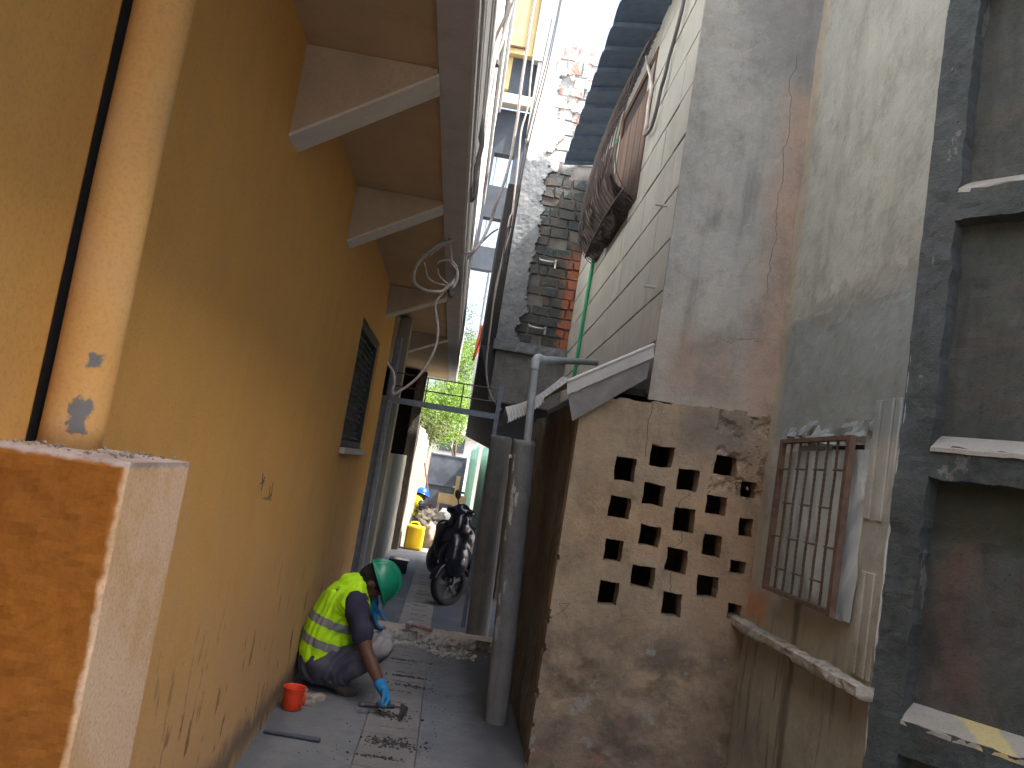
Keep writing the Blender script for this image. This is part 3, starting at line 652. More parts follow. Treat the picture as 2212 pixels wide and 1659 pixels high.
# green water pipe on the cladding
gp = [(1.03, 7.45, 4.7), (1.045, 7.75, 4.2), (1.055, 8.0, 3.85), (1.05, 8.03, 3.2), (1.05, 8.08, 2.56), (1.05, 8.09, 2.1)]
tag(MB().tube(spline(gp, 6), .018, 12).build('water_pipe', m_green, smooth=True), 'bright green plastic pipe running down the board cladding', 'water pipe')
# pegs
for y, z in ((4.74, 3.183), (4.73, 2.684)):
    tag(MB().tube([(XC(y)+.01, y, z), (XC(y)-.07, y-.01, z-.004)], .008, 8).build('peg', m_tin), ('upper' if z > 3 else 'lower') + ' short metal peg sticking out of the pale cladding', 'peg')
# the rest of the grey house: closes the shed and rises above the walls seen from the alley
mb = MB().box(1.76, 5.2, YL+.2, 7.3, 0, 2.0).box(XW+.45, 5.4, 3.6, 4.75, 0, 6.7).box(1.05, XW+.44, 4.77, 5.0, 5.95, 6.7)
mb.build('house_body', m_upcol, rh)
sw = MB().box(3.25, 3.5, -3.6, .96, 0, 8.6).box(3.5, 5.4, .96, 1.2, 0, 8.6); tag(sw.build('sun_block_wall', m_upcol), 'tall grey rendered wall out of view, added to keep the sun off the near alley', 'wall')  # unseen wall added to block sun from the near alley
# ---------------- brick building that closes the view above the shed
YB = 9.5
bb = empty('brick_building', (.8, YB, 0), 'old brick building with half fallen plaster rising behind the clad house', 'building')
mbk = NM('old_brick', .95, .1)
nb = mbk.noise(3.2, 3); nb2 = mbk.noise(9, 6); nb3 = mbk.noise(40, 4)
cb = mbk.mix(mbk.st(nb, .40, .6), (.075,.08,.08), (.045,.065,.07)); cb = mbk.mix(mbk.mul(mbk.st(nb2, .45, .65), .8), cb, (.12,.09,.075))
redk = mbk.mul(mbk.st(mbk.math('ADD', mbk.x, mbk.mul(mbk.math('SUBTRACT', nb2, .5), .3)), .93, 1.02), mbk.st(mbk.z, 4.3, 3.9)); cb = mbk.mix(mbk.mul(redk, .85), cb, (.36,.13,.075))
whk = mbk.st(mbk.math('ADD', mbk.z, mbk.mul(mbk.math('SUBTRACT', nb, .5), 1.2)), 5.0, 5.3); cb = mbk.mix(whk, cb, mbk.mix(mbk.st(nb2, .5, .62), (.50,.50,.48), (.34,.20,.16)))  # whitewashed top stones, with the sunlit band also put into their colour
m_oldbrick = mbk.done(cb, mbk.math('ADD', nb2, mbk.mul(nb3, .5)), .9, .02)
random.seed(11)
mb = MB(); z = 2.96; row = 0; cs = .118
while z < 6.52:
    c_ = cs*(1.0 if z < 4.7 else random.uniform(1.1, 1.7)); x = .50 + random.uniform(-.1, .03)
    while x < 1.32:
        L = random.choice((.2, .21, .22, .11)) * (1 if z < 4.7 else random.uniform(.8, 1.5)); d = random.uniform(-.014, .014) + (random.random() < .10)*.05
        if z < 4.3 and x > 1.0: d = random.choice((-.02, .0, .06, .012))
        j = lambda: random.uniform(-.008, .008)*(1 if z < 4.7 else 2.5)
        g = .009
        mb.hexa([(x+g+j(), YB+d+j()*.4, z+g+j()), (x+L-g+j(), YB+d+j()*.4, z+g+j()), (x+L-g, YB+.2, z+g), (x+g, YB+.2, z+g),
                 (x+g+j(), YB+d+j()*.4, z+c_-g+j()), (x+L-g+j(), YB+d+j()*.4, z+c_-g+j()), (x+L-g, YB+.2, z+c_-g), (x+g, YB+.2, z+c_-g)])
        x += L
    z += c_; row += 1
mb.build('brick_face', m_oldbrick, bb, bevel=.006)
MB().box(.30, 2.6, YB+.03, YB+.26, 2.9, 6.44).build('mortar_bed', plaster('old_mortar', (.20,.19,.17), (.14,.14,.13), (.10,.11,.11), bump=.6, extra=[lambda m: (m.st(m.z, 5.0, 5.3), (.5,.5,.48))]), bb)  # mortar whitened above the sun line, sunlight put into its colour
m_bpl = plaster('old_grey_plaster', (.19,.205,.22), (.145,.16,.175), (.23,.235,.235), grunge=0.4, dirt=(.10,.11,.12), streak=.35, bump=.5, pits=.5, extra=[lambda m: (m.st(m.math('ADD', m.z, m.mul(m.math('SUBTRACT', m.noise(5, 5), .5), .5)), 5.1, 5.3), (.58,.58,.56))])  # grey below, white above: the sunlit part is put into the plaster colour
gridwall('plaster_coat', m_bpl, (.275, YB-.035, 2.95), (1,0,0), (0,0,1), .75, 3.5, .016, .07,
         lambda u, w: u < .27 + .08*fbm((1, 5, w), 2.5, 3) + .07*fbm((3, 5, w), 9, 4) + (.5*max(0, w-2.3-.3*fbm((u, 1, 2), 6, 3)) if w > 2.3 and fbm((u, 9, w), 3.5, 4) > -.12 else 0) and not (w > 3.3 + .1*fbm((u, 2, 1), 9, 3)),
         lambda u, w, p: fbm(p, 4, 4)*.012 + .004*fbm(p, 25, 3), jit=.012, parent=bb)
gridwall('concrete_ledge', m_bpl, (.255, YB-.14, 2.83), (1,0,0), (0,0,1), .95, .12, .02, .3, None, lambda u, w, p: fbm(p, 9, 4)*.02, jit=.012, parent=bb)
gridwall('lower_wall', m_pillar, (.30, YB-.06, 2.25), (1,0,0), (0,0,1), .80, .575, .03, .2, None, lambda u, w, p: fbm(p, 5, 4)*.02, parent=bb)
mb = MB()
mb.hexa([(.49, YB+.28, 1.68), (2.6, YB+.28, 1.68), (2.6, 12.6, 1.85), (.145, 12.6, 1.9), (.125, YB+.28, 2.9), (2.6, YB+.28, 2.9), (2.6, 12.6, 4.4), (.125, 12.6, 4.4)])
mb.build('overhanging_storey', simple('dark_blue_boards', (.05,.06,.075), .8, sc=6, streak=3), bb)
MB().hexa([(.125, YB+.28, 2.903), (2.6, YB+.28, 2.903), (2.6, 12.59, 4.41), (.125, 12.59, 4.41), (.125, YB+.28, 4.9), (2.6, YB+.28, 4.9), (2.6, 12.59, 4.92), (.125, 12.59, 4.92)]).build('upper_boards', m_dark, bb)
MB().box(.75, 2.6, YB+.28, 12.6, 0, 1.66).build('ground_floor', m_side, bb)
for z in (3.95, 3.16):            # wire hoops on the brick face
    h = MB().tube(spline([(.62, YB-.01, z+.03), (.64, YB-.07, z), (.72, YB-.09, z-.01), (.80, YB-.07, z), (.82, YB-.02, z+.02)], 5), .010, 8).tube([(.815, YB-.05, z+.03), (.815, YB-.05, z-.07)], .013, 8)
    tag(h.build('wire_hoop', simple('galvanised_wire', (.55,.56,.56), .35, .7)), 'shiny wire hoop fixed on the old brick face, the %s one' % ('upper' if z > 3.5 else 'lower'), 'wire hoop')
# ---------------- tall unfinished tower far down the alley
YT = 14.6
tw = empty('tower_block', (.1, YT, 4.8), 'tall unfinished block bridging the alley with open bays and a yellow top floor', 'building')
m_ty = plaster('pale_yellow_render', (.60,.48,.24), (.54,.43,.22), (.62,.52,.32), dirt=(.25,.2,.12), streak=.2, bump=.3, pits=.1)
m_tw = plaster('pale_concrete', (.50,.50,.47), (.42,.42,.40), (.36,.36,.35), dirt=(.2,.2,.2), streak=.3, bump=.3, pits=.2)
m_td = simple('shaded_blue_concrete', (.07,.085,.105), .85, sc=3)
def tr(px, py): return ony(px, py, YT)
def prect(mb, x0, y0, x1, y1, d0=0, d1=.25):         # upright block between two picture corners on the tower's front plane
    a, b = tr(x0, y0), tr(x1, y1); mb.box(a.x, b.x, YT+d0, YT+d1, a.z, b.z)
zc = lambda py, px=1090: tr(px, py).z
mb = MB()
xl, xr = -.95, .62
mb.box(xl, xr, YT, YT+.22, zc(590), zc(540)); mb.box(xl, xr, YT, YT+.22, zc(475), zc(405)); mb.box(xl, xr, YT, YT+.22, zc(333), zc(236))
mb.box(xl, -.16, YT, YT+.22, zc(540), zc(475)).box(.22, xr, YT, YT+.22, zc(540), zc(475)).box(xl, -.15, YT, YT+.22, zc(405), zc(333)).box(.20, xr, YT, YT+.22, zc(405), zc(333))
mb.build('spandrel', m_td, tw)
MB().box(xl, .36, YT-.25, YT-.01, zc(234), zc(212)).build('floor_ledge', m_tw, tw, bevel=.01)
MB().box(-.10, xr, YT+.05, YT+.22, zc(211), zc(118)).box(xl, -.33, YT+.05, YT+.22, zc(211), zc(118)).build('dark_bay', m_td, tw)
MB().box(-.32, -.10, YT+.02, YT+.2, zc(190), zc(118)).build('bay_infill', m_ty, tw)
MB().box(xl, .44, YT-.1, YT+.2, zc(117), zc(-200)).build('top_floor', m_ty, tw)
mb = MB(); mb.box(-.33, -.29, YT-.13, YT-.101, zc(105), zc(-200)).box(.10, .14, YT-.13, YT-.101, zc(100), zc(-200)).box(-.29, .10, YT-.13, YT-.101, zc(105), zc(101)); mb.build('brown_trim', m_wooddk, tw)
gridwall('pilaster', m_tw, (.24, YT-.14, zc(125)), (1,0,0), (0,0,1), .24, 3.2, .03, .2, None, lambda u, w, p: fbm(p, 3, 3)*.01, jit=.01, parent=tw)
MB().box(.36, .47, YT-.12, YT+.1, zc(300), zc(126)).build('side_pier', m_tw, tw)
for py0, py1, x0, x1 in ((325, 250, -.42, -.22), (455, 330, -.46, -.2)):
    MB().box(x0, x1, YT-.5, YT-.3, zc(py0), zc(py1)).build('service_duct', m_tw if py0 < 330 else m_td, tw)
MB().tube([(-.28, YT-.2, zc(-150)), (-.28, YT-.2, zc(205))], .04, 10).build('down_pipe', m_wiredk, tw)
for (px0, px1, py0, py1) in ((1062, 1085, 338, 400), (1092, 1094, 338, 400), (1040, 1062, 480, 535)):
    a, b = tr(px0, py1), tr(px1, py0); MB().box(a.x, a.x+.02, YT+.1, YT+.14, zc(py1)-.0, zc(py0)).build('opening_bar', m_tw, tw)
# lower right: pale pipe and a hanging cloth on the overhanging storey
tag(MB().tube([ony(1058, 590, 14.2), ony(1040, 700, 14.2), ony(1012, 930, 14.2)], .035, 12).build('standpipe', m_pvc), 'long pale pipe running down in the bright slot above the trees', 'pipe')
mb = MB(); vs = []
for j in range(16):
    for i in range(8):
        c_ = ony(1045 - 1.3*j, 702 + 5.2*j, 13.0); vs.append(c_ + V(-.045 + .012*i*(1.2-abs(j-7)/10), .02*math.sin(i*1.7 + j*.4), .01*math.sin(i*2)))
mb.add(vs, [(j*8+i, j*8+i+1, j*8+i+9, j*8+i+8) for j in range(15) for i in range(7)])
o = mb.build('hanging_cloth', simple('orange_cloth', (.55,.13,.05), .9), smooth=True); tag(o, 'orange cloth hanging from the dark overhanging storey', 'cloth'); m = o.modifiers.new('t', 'SOLIDIFY'); m.thickness = .008
# ---------------- far end of the alley
# leaning fence slabs on the left
random.seed(5)
FL = ['first and darkest', 'second', 'third', 'fourth', 'last']
for k in range(5):
    y = 13.55 + 2.05*k; x = -.60 - .012*k; h = 1.98 - .05*k + .03*(k % 2)
    o = gridwall('fence_slab', m_fence, (x, y, 0), V(.02, 1, 0), (0,0,1), 1.98, h, .12, .07, lambda u, w: True, lambda u, w, p: fbm(p, 2, 3)*.015, jit=.02)
    tag(o, '%s of the tall concrete slabs fencing the left side of the far alley' % FL[k], 'fence slab', 'concrete fence slabs')
tag(MB().box(-1.05, -.60, 24.0, 24.2, 0, 1.66).build('pink_wall', plaster('pink_paint', (.56,.22,.20), (.5,.2,.18), (.55,.27,.25), bump=.2)), 'short pink painted wall left of the dark metal gate', 'wall')
gt = empty('metal_gate', (-.1, 24, 0), 'dark blue grey sheet metal gate closing the far end of the alley', 'gate')
mgt = simple('dull_blue_steel', (.13,.14,.17), .5, .3, sc=2.5, c2=(.08,.09,.12), bump=.15)
MB().box(-.585, .40, 24.02, 24.06, .04, 1.60).build('sheet', mgt, gt)
MB().box(-.60, -.56, 24.0, 24.08, 0, 1.64).box(-.56, .40, 24.0, 24.08, 1.60, 1.64).box(.40, .44, 24.0, 24.08, 0, 1.64).box(-.56, .40, 23.99, 24.02, .75, .79).build('frame', mgt, gt)
MB().bar((.16, 23.95, .78), (.30, 23.95, .77), .03, .05).build('bolt', m_tin, gt)
bh = empty('white_building', (0, 44, 0), 'sunlit white building beyond the gate with one dark window', 'building')
mb = MB().box(-4, 3, 44, 50, 0, 4.2); mb.build('wall', m_white, bh)
wnn = MB().box(-.75, .55, 43.9, 44.02, 1.95, 2.75).build('window', m_td, bh)
MB().box(-.12, -.06, 43.86, 43.9, 1.95, 2.75).build('mullion', m_white, wnn)
MB().box(-4, 3, 43.6, 44, 2.9, 3.0).build('canopy', m_white, bh)
# right side of the far alley
tag(MB().box(.68, .85, 15.1, 30, 0, 1.9).build('low_wall', m_tw), 'low pale wall along the right side of the far alley', 'wall')
m_gp = simple('worn_turquoise_paint', (.16,.55,.40), .7, sc=10, c2=(.35,.62,.50), bump=.3, streak=3)
for k in range(4):
    y = 15.0 + 2.1*k; x = .485 + .01*k
    g = empty('turquoise_gate_leaf', (x, y+1, 0), ['nearest', 'second', 'third', 'farthest'][k] + ' worn turquoise board panel on the right of the far alley', 'gate leaf', 'turquoise panels'); 
    mb = MB()
    for q in range(6): mb.box(x-.012-.004*(q % 2), x+.02, y+.02+q*.315, y+.02+q*.315+.30, .1+.02*math.sin(q*3), 1.86 + .03*math.sin(q*2+k))
    mb.build('boards', m_gp, g)
    MB().box(x-.03, x+.03, y-.1, y-.0, 0, 1.95).build('post', m_tw, g)
# poles leaning by the fence
for k, (x0, y0, x1, y1) in enumerate(((917, 1000, 932, 1118), (905, 1052, 912, 1118))):
    a, b = ony(x0, y0, 18.5 + k), ony(x1, y1, 17.6 + k)
    tag(MB().tube([a, b], .016, 8).build('leaning_pole', m_wooddk, loc=b), ('longer' if k == 0 else 'shorter') + ' thin dark pole leaning against the fence slabs', 'pole')
# table of raw boards
tb = empty('work_table', (0, 20, 0), 'rough pale wooden trestle standing before the far gate', 'trestle')
a, b = ony(948, 1063, 20), ony(1012, 1096, 20)
MB().box(a.x, b.x, 19.9, 19.94, b.z, a.z).build('board', m_woodlt, tb)
for x in (a.x, a.x+.42): MB().box(x, x+.06, 19.941, 20.0, 0, a.z-.01).build('leg', m_woodlt, tb)
tag(MB().box(.20, .30, 21.0, 21.1, 0, 1.15).build('plank', m_woodlt), 'pale upright plank leaning at the right edge of the far gate', 'plank')
# yellow jerrycan
jc = empty('jerrycan', (-.41, 13.7, 0), 'yellow plastic jerrycan standing on the sunlit floor by the fence', 'jerrycan')
m_jc = simple('yellow_plastic', (.80,.50,.02), .4, sc=6, var=.12, bump=.08)
mb = MB(); mb.box(-.53, -.235, 13.56, 13.80, .0, .385); mb.build('body', m_jc, jc, bevel=.035)
MB().tube(spline([(-.48, 13.68, .38), (-.46, 13.68, .425), (-.36, 13.68, .43), (-.33, 13.68, .38)], 4), .014, 8).build('handle', m_jc, jc)
MB().tube([(-.27, 13.68, .38), (-.27, 13.68, .42)], .025, 12).build('cap', m_wiredk, jc)
for q in (.12, .19, .26): pass
# sacks, rubble, heap
def blob(name, mat, c, r, seed, label=None, cat=None, sq=1, loc=None, par=None, amp=.28, kind=None):
    mb = MB(); vs = []; n, m = 26, 18; c = Vector(c)
    for i in range(m+1):
        t = math.pi*(i+.01)/(m+.02)
        for k in range(n):
            p = 2*math.pi*k/n; d = Vector((math.sin(t)*math.cos(p), math.sin(t)*math.sin(p), math.cos(t)))
            q = 1 + amp*fbm(d*1.3 + Vector((seed, 0, 0)), 1.4, 4)
            v = c + Vector((d.x*r[0], d.y*r[1], d.z*r[2]))*q; v.z = max(v.z, .004 + .004*fbm(v, 9, 2)); vs.append(v)
    mb.add(vs, [(i*n+k, i*n+(k+1) % n, (i+1)*n+(k+1) % n, (i+1)*n+k) for i in range(m) for k in range(n)] + [tuple(range(n))[::-1], tuple(m*n+k for k in range(n))])
    o = mb.build(name, mat, par, smooth=True, loc=None if par else (c.x, c.y, 0))
    if label: tag(o, label, cat, kind=kind)
    return o
m_sack = simple('beige_sack', (.30,.25,.20), .9, sc=12, bump=.5, streak=1); m_sackw = simple('white_sack', (.72,.66,.60), .8, sc=8, bump=.3, var=.12)
blob('cement_sack', m_sack, (-.13, 14.2, .19), (.15, .14, .22), 1, 'beige woven sack slumped right of the yellow jerrycan', 'sack')
blob('white_sack', m_sackw, (.07, 14.7, .14), (.085, .1, .19), 4, 'small white sack between the beige sack and the bright heap', 'sack')
blob('white_sack', m_sackw, (.0, 14.45, .05), (.12, .1, .07), 6, 'flat white bag lying on the floor before the small white sack', 'bag')
blob('lime_heap', simple('white_lime', (.85,.85,.83), .9, sc=5, var=.08, bump=.3), (.15, 16.0, .22), (.29, .5, .40), 9, 'blindingly white heap of lime behind the scooter', 'heap', amp=.18)
random.seed(21)
for k, (x, y, z, r) in enumerate(((-.28, 15.4, .42, .13), (-.14, 15.5, .40, .16), (-.03, 15.6, .33, .15), (-.2, 15.3, .22, .2), (.02, 15.5, .18, .2))):
    o = blob('rubble_block', m_rub, (x, y, z), (r, r, r*.9), 20+k*3, None, amp=.7)
    tag(o, ['tilted jagged lump of rubble at the top left of the pile', 'large broken lump in the middle top of the rubble pile', 'right hand upper lump of the rubble pile', 'lower left lump at the base of the rubble pile', 'lower right lump at the base of the rubble pile'][k], 'rubble', 'rubble pile')
wb = empty('mortar_trough', (0, 16.6, 0), 'dark brown mortar trough behind the rubble pile', 'trough')
a, b = ony(915, 1103, 16.8), ony(992, 1120, 16.8)
MB().hexa([(a.x+.05, 16.5, .52), (b.x-.1, 16.5, .40), (b.x-.1, 17.1, .40), (a.x+.05, 17.1, .52), (a.x, 16.4, a.z), (b.x, 16.4, b.z), (b.x, 17.2, b.z), (a.x, 17.2, a.z)]).build('tub', m_wooddk, wb)
MB().box(b.x-.22, b.x-.14, 16.6, 16.7, 0, .6).build('leg', m_wooddk, wb); MB().box(a.x+.08, a.x+.14, 16.6, 16.7, 0, .6).build('leg', m_wooddk, wb)
# black box on the floor by the jamb
bx = empty('black_box', (-.43, 10.9, 0), 'small black toolbox on the alley floor behind the green helmet', 'toolbox')
MB().box(-.56, -.33, 10.78, 11.02, 0, .135).build('body', simple('black_plastic', (.02,.022,.028), .3), bx, bevel=.01); MB().box(-.57, -.32, 10.77, 11.03, .136, .165).build('lid', simple('dark_blue_plastic', (.05,.06,.09), .25), bx, bevel=.008)
# ---------------- trees beyond the fence
def leaves(name, c, r, n, mat, size, seed, parent, hang=.0):
    rnd = random.Random(seed); mb = MB(); vs = []; fs = []
    cl = []
    for q in range(int(n/55)):
        d = Vector((rnd.gauss(0,1), rnd.gauss(0,1), rnd.gauss(0,1))).normalized()*rnd.random()**.45
        cl.append(Vector(c) + Vector((d.x*r[0], d.y*r[1], d.z*r[2])))
    for cc in cl:
        for q in range(55):
            p = cc + Vector((rnd.gauss(0,.16), rnd.gauss(0,.2), rnd.gauss(0,.16) - abs(rnd.gauss(0, hang))))
            a = Vector((rnd.uniform(-1,1), rnd.uniform(-1,1), rnd.uniform(-1,.4))).normalized(); b = a.orthogonal().normalized()*.34
            s_ = size*rnd.uniform(.6, 1.3); k = len(vs)
            vs += [p - a*s_*.5, p + b*s_*.6, p + a*s_*.5, p - b*s_*.6]; fs.append((k, k+1, k+2, k+3))
    mb.add(vs, fs); return mb.build(name, mat, parent, fix=False)
def leafmat(name, c, c2):
    m = NM(name, .6, .3); n = m.noise(2.2, 4); m.done(m.mix(m.st(n, .4, .6), c, c2)); 
    tr_ = m.N.new('ShaderNodeBsdfTranslucent'); tr_.inputs[0].default_value = (c2[0]*1.3, c2[1]*1.3, c2[2]*.7, 1); mx = m.N.new('ShaderNodeMixShader'); mx.inputs[0].default_value = .4
    out = m.N['Material Output']; m.L.new(m.b.outputs[0], mx.inputs[1]); m.L.new(tr_.outputs[0], mx.inputs[2]); m.L.new(mx.outputs[0], out.inputs[0]); return m.m
m_leaf = leafmat('fresh_leaves', (.06,.12,.012), (.15,.25,.03)); m_leaf2 = leafmat('dark_leaves', (.045,.07,.02), (.11,.12,.04))
m_bark = simple('brown_bark', (.17,.12,.09), .9, sc=15, streak=4, bump=.6)
def tree(x, y, h, crowns, label, trunk_r=.09, seed=1):
    t = empty('leafy_tree', (x, y, 0), label, 'tree')
    tm = MB().tube(spline([(x, y, -.1), (x+.05, y, h*.35), (x-.06, y+.05, h*.7), (x+.1, y, h)], 5), [trunk_r*(1-.6*i/15) for i in range(16)], 12)
    for c, r, n in crowns[0]:
        tm.tube(spline([(x, y, h*.55), ((x+c[0])/2, (y+c[1])/2, (h*.6+c[2])/2+.1), c], 4), [.035*(1-.08*i) for i in range(9)], 6)
    tm.build('trunk', m_bark, t, smooth=True)
    for k, (c, r, n) in enumerate(crowns[0]): leaves('crown', c, r, n, m_leaf if k % 3 != 1 else m_leaf2, .085, seed*10+k, t, .12)
    return t
tree(-.72, 21.5, 2.6, [[((-.75, 20.5, 2.75), (.55, 1.0, .55), 3600), ((-.75, 20.0, 2.25), (.45, .8, .35), 1800), ((-.25, 21, 2.9), (.5, .9, .75), 4000), ((-.1, 22, 4.1), (.45, .8, .8), 2800)]],
     'bright green tree hanging over the fence slabs left of the alley', seed=1)
tree(.1, 30, 2.8, [[((.0, 30, 3.3), (.6, 1.0, 1.1), 2600), ((-.3, 29.5, 5.6), (.8, 1.0, 1.5), 3600), ((-.6, 29, 2.6), (.5, .8, .6), 1400)]], 'paler green tree standing behind the far metal gate', seed=2)
# ================================================================== scooter
sc_ = empty('scooter', (.22, 9.3, 0), 'dark blue black scooter parked nose first against the right side of the alley', 'scooter')
m_scp = simple('black_blue_paint', (.012,.015,.028), .18, sc=4, bump=.0, spec=.7); m_tyre = simple('tyre_rubber', (.02,.02,.022), .85, sc=60); m_alloy = simple('grey_alloy', (.09,.095,.11), .45, .6)
m_scd = simple('black_trim', (.02,.02,.022), .5); m_lens = simple('headlamp_glass', (.25,.28,.32), .1, spec=.8)
mb = MB(); I3 = ((1,0,0),(0,1,0),(0,0,1))
mb.ell((.19, 9.02, .64), I3, (.235, .15, .27)).ell((.20, 8.93, .50), I3, (.17, .15, .22)).cap((.21, 8.90, .40), (.215, 8.99, .66), .05, .11)
mb.cap((.20, 9.0, .82), (.20, 9.06, .97), .13, .10).ell((.19, 9.03, .98), ((.9,-.3,0),(.3,.9,0),(0,0,1)), (.17, .09, .055))
mb.cap((.03, 9.06, .76), (-.01, 9.14, .46), .07, .06).cap((.36, 9.06, .78), (.41, 9.10, .50), .06, .05)
mb.build('front_apron', m_scp, sc_, voxel=.016, smit=3)
mb = MB(); mb.cap((.22, 9.3, .30), (.22, 9.75, .30), .15, .15).ell((.22, 9.85, .55), I3, (.19, .40, .20)).ell((.0, 9.35, .42), I3, (.10, .24, .17)).ell((.42, 9.45, .42), I3, (.075, .2, .15)).cap((.22, 10.1, .62), (.22, 10.35, .70), .12, .06)
mb.build('rear_body', m_scp, sc_, voxel=.018, smit=3)
mb = MB(); mb.cap((.22, 9.55, .78), (.22, 10.1, .80), .12, .11, 16); mb.build('seat', m_scd, sc_, voxel=.02, smit=3)
wc = V(.185, 8.92, .225); st_d = V(math.cos(R(40)), -math.sin(R(40)), 0).normalized()     # axle direction of the turned wheel
ax = V(math.sin(R(52)), 0, 0) + V(0, -math.cos(R(52)), 0); ax = V(.62, -.785, 0)
u_ = ax.orthogonal().normalized(); w_ = ax.cross(u_)
wh = MB().tube([wc + (u_*math.cos(a) + w_*math.sin(a))*.185 for a in [2*math.pi*i/40 for i in range(41)]], .042, 12, False).build('front_wheel', m_tyre, sc_, smooth=True)
mb = MB().tube([wc + (u_*math.cos(a) + w_*math.sin(a))*.150 for a in [2*math.pi*i/40 for i in range(41)]], .011, 8, False).tube([wc-ax*.05, wc+ax*.05], .028, 14)
for k in range(5):
    for dq in (-.13, .13):
        a = 2*math.pi*k/5 + .4; mb.bar(wc + (u_*math.cos(a+dq*2.4)+w_*math.sin(a+dq*2.4))*.025 + ax*.02, wc + (u_*math.cos(a+dq*.6)+w_*math.sin(a+dq*.6))*.15 + ax*.012, .012, .012, ax)
mb.build('rim', m_alloy, wh)
rw = V(.23, 10.12, .22)
MB().tube([rw + V(0, math.cos(a), math.sin(a))*.175 for a in [2*math.pi*i/36 for i in range(37)]], .045, 10, False).tube([rw-V(.06,0,0), rw+V(.06,0,0)], .1, 20).build('rear_wheel', m_tyre, sc_, smooth=True)
mb = MB(); n = 14
vs = []
for i in range(n+1):
    a = R(20 + 150*i/n)
    for q in (-.055, 0, .055): vs.append(wc + (Vector((0,0,1)).cross(ax)*math.cos(a) + V(0,0,1)*math.sin(a))*(.245-.2*abs(q)) + ax*q)
mb.add(vs, [(i*3+k, i*3+k+1, i*3+k+4, i*3+k+3) for i in range(n) for k in range(2)]); o = mb.build('mudguard', m_scp, sc_, smooth=True); m = o.modifiers.new('t', 'SOLIDIFY'); m.thickness = .006
for q in (-.06, .06): MB().tube([wc + ax*q*1.1, wc + ax*q*1.1 + V(.01, .06, .30)], .016, 10).build('fork_leg', m_alloy, sc_)
MB().tube(spline([(.055, 9.02, 1.0), (.13, 9.03, .985), (.20, 9.04, .99), (.29, 9.07, .97), (.37, 9.12, .96)], 4), .014, 10).build('handlebar', m_scd, sc_)
MB().tube([(.045, 9.018, 1.002), (.115, 9.028, .99)], .021, 12).build('grip', m_scd, sc_)
mr = MB().tube(spline([(.165, 9.04, 1.0), (.15, 9.02, 1.07), (.135, 9.0, 1.12)], 4), .007, 8).build('mirror', m_scd, sc_)
MB().ell((.130, 8.99, 1.155), ((.95,.1,.2),(0,1,0),(-.25,0,.95)), (.032, .012, .052)).build('mirror_shell', m_scd, mr)
MB().ell((.13, 8.83, .50), ((1,0,0),(0,1,0),(.0,.2,1)), (.028, .03, .05)).build('headlight', m_lens, sc_, smooth=True)
MB().ell((.28, 8.83, .50), ((1,0,0),(0,1,0),(.0,.2,1)), (.035, .03, .06)).build('headlight', m_lens, sc_, smooth=True)
MB().tube(spline([(-.03, 9.12, .72), (-.035, 9.13, .79), (.01, 9.12, .845), (.07, 9.1, .86)], 5), .011, 8).build('guard_bar', m_scd, sc_)
# ================================================================== people
m_skin = simple('brown_skin', (.115,.052,.032), .55, sc=20, bump=.15, var=.2, spec=.4)
m_shirt = simple('navy_cotton', (.035,.035,.065), .9, sc=14, bump=.5, var=.3)
m_glove = NM('glove_fabric', .7, .3)
def glovemat(name, blue, palm, pz):
    m = NM(name, .7, .3); n = m.noise(30, 4); return m.done(m.mix(m.st(n, .35, .7), blue, tuple(q*.75 for q in blue)), n, .4, .004)
m_gblue = glovemat('blue_knit', (.02,.22,.48), None, 0); m_gdark = simple('grey_rubber_coating', (.10,.11,.12), .6, sc=40, bump=.4)
m_hair = simple('black_hair', (.012,.01,.01), .9, sc=60, bump=.6)
m_boot = simple('worn_boots', (.07,.05,.04), .85, sc=20, bump=.5)
m_band = simple('reflective_grey', (.22,.22,.23), .5, sc=30, var=.15)
def orth(c, fd):
    c = Vector(c).normalized(); fd = Vector(fd); fd = (fd - c*fd.dot(c)).normalized(); return c, fd, c.cross(fd)
def hand(mb, W, K, palm, fd, side, s=1.0, curl=(.5,.9,.6), spread=.2, rad=1.0):
    """W wrist, K knuckle centre, palm = palm normal, side = direction from little finger to index; adds palm + 5 fingers"""
    W, K = Vector(W), Vector(K); d = (K-W).normalized(); side = Vector(side); side = (side - d*side.dot(d)).normalized(); pn = Vector(palm); pn = (pn - d*pn.dot(d) - side*pn.dot(side)).normalized()
    for q in (-.030, -.010, .010, .030): mb.cap(W + side*q*.55*s, K + side*q*s, .0135*s*rad, .0125*s*rad)
    for i, (q, L) in enumerate(((.033, .92), (.011, 1.0), (-.011, .94), (-.032, .75))):
        p = K + side*q*s; dirv = (d + side*q*spread*8).normalized(); ang = 0
        for seg, (l, c_) in enumerate(zip((.042, .027, .021), curl)):
            ang += c_*(1 + .06*i); dv = dirv*math.cos(ang) + pn*math.sin(ang); p2 = p + dv*l*L*s
            mb.cap(p, p2, (.0098 - .0009*seg)*s*rad, (.0090 - .0009*seg)*s*rad); p = p2
    p = W + (K-W)*.28 + side*.028*s
    for l, dv, r in ((.042, d*.55 + side*.75 + pn*.3, .0115), (.032, d*.8 + side*.3 + pn*.55, .0100), (.024, d*.75 - side*.05 + pn*.7, .0090)):
        dv = dv.normalized(); p2 = p + dv*l*s; mb.cap(p, p2, r*s*rad, r*.9*s*rad); p = p2
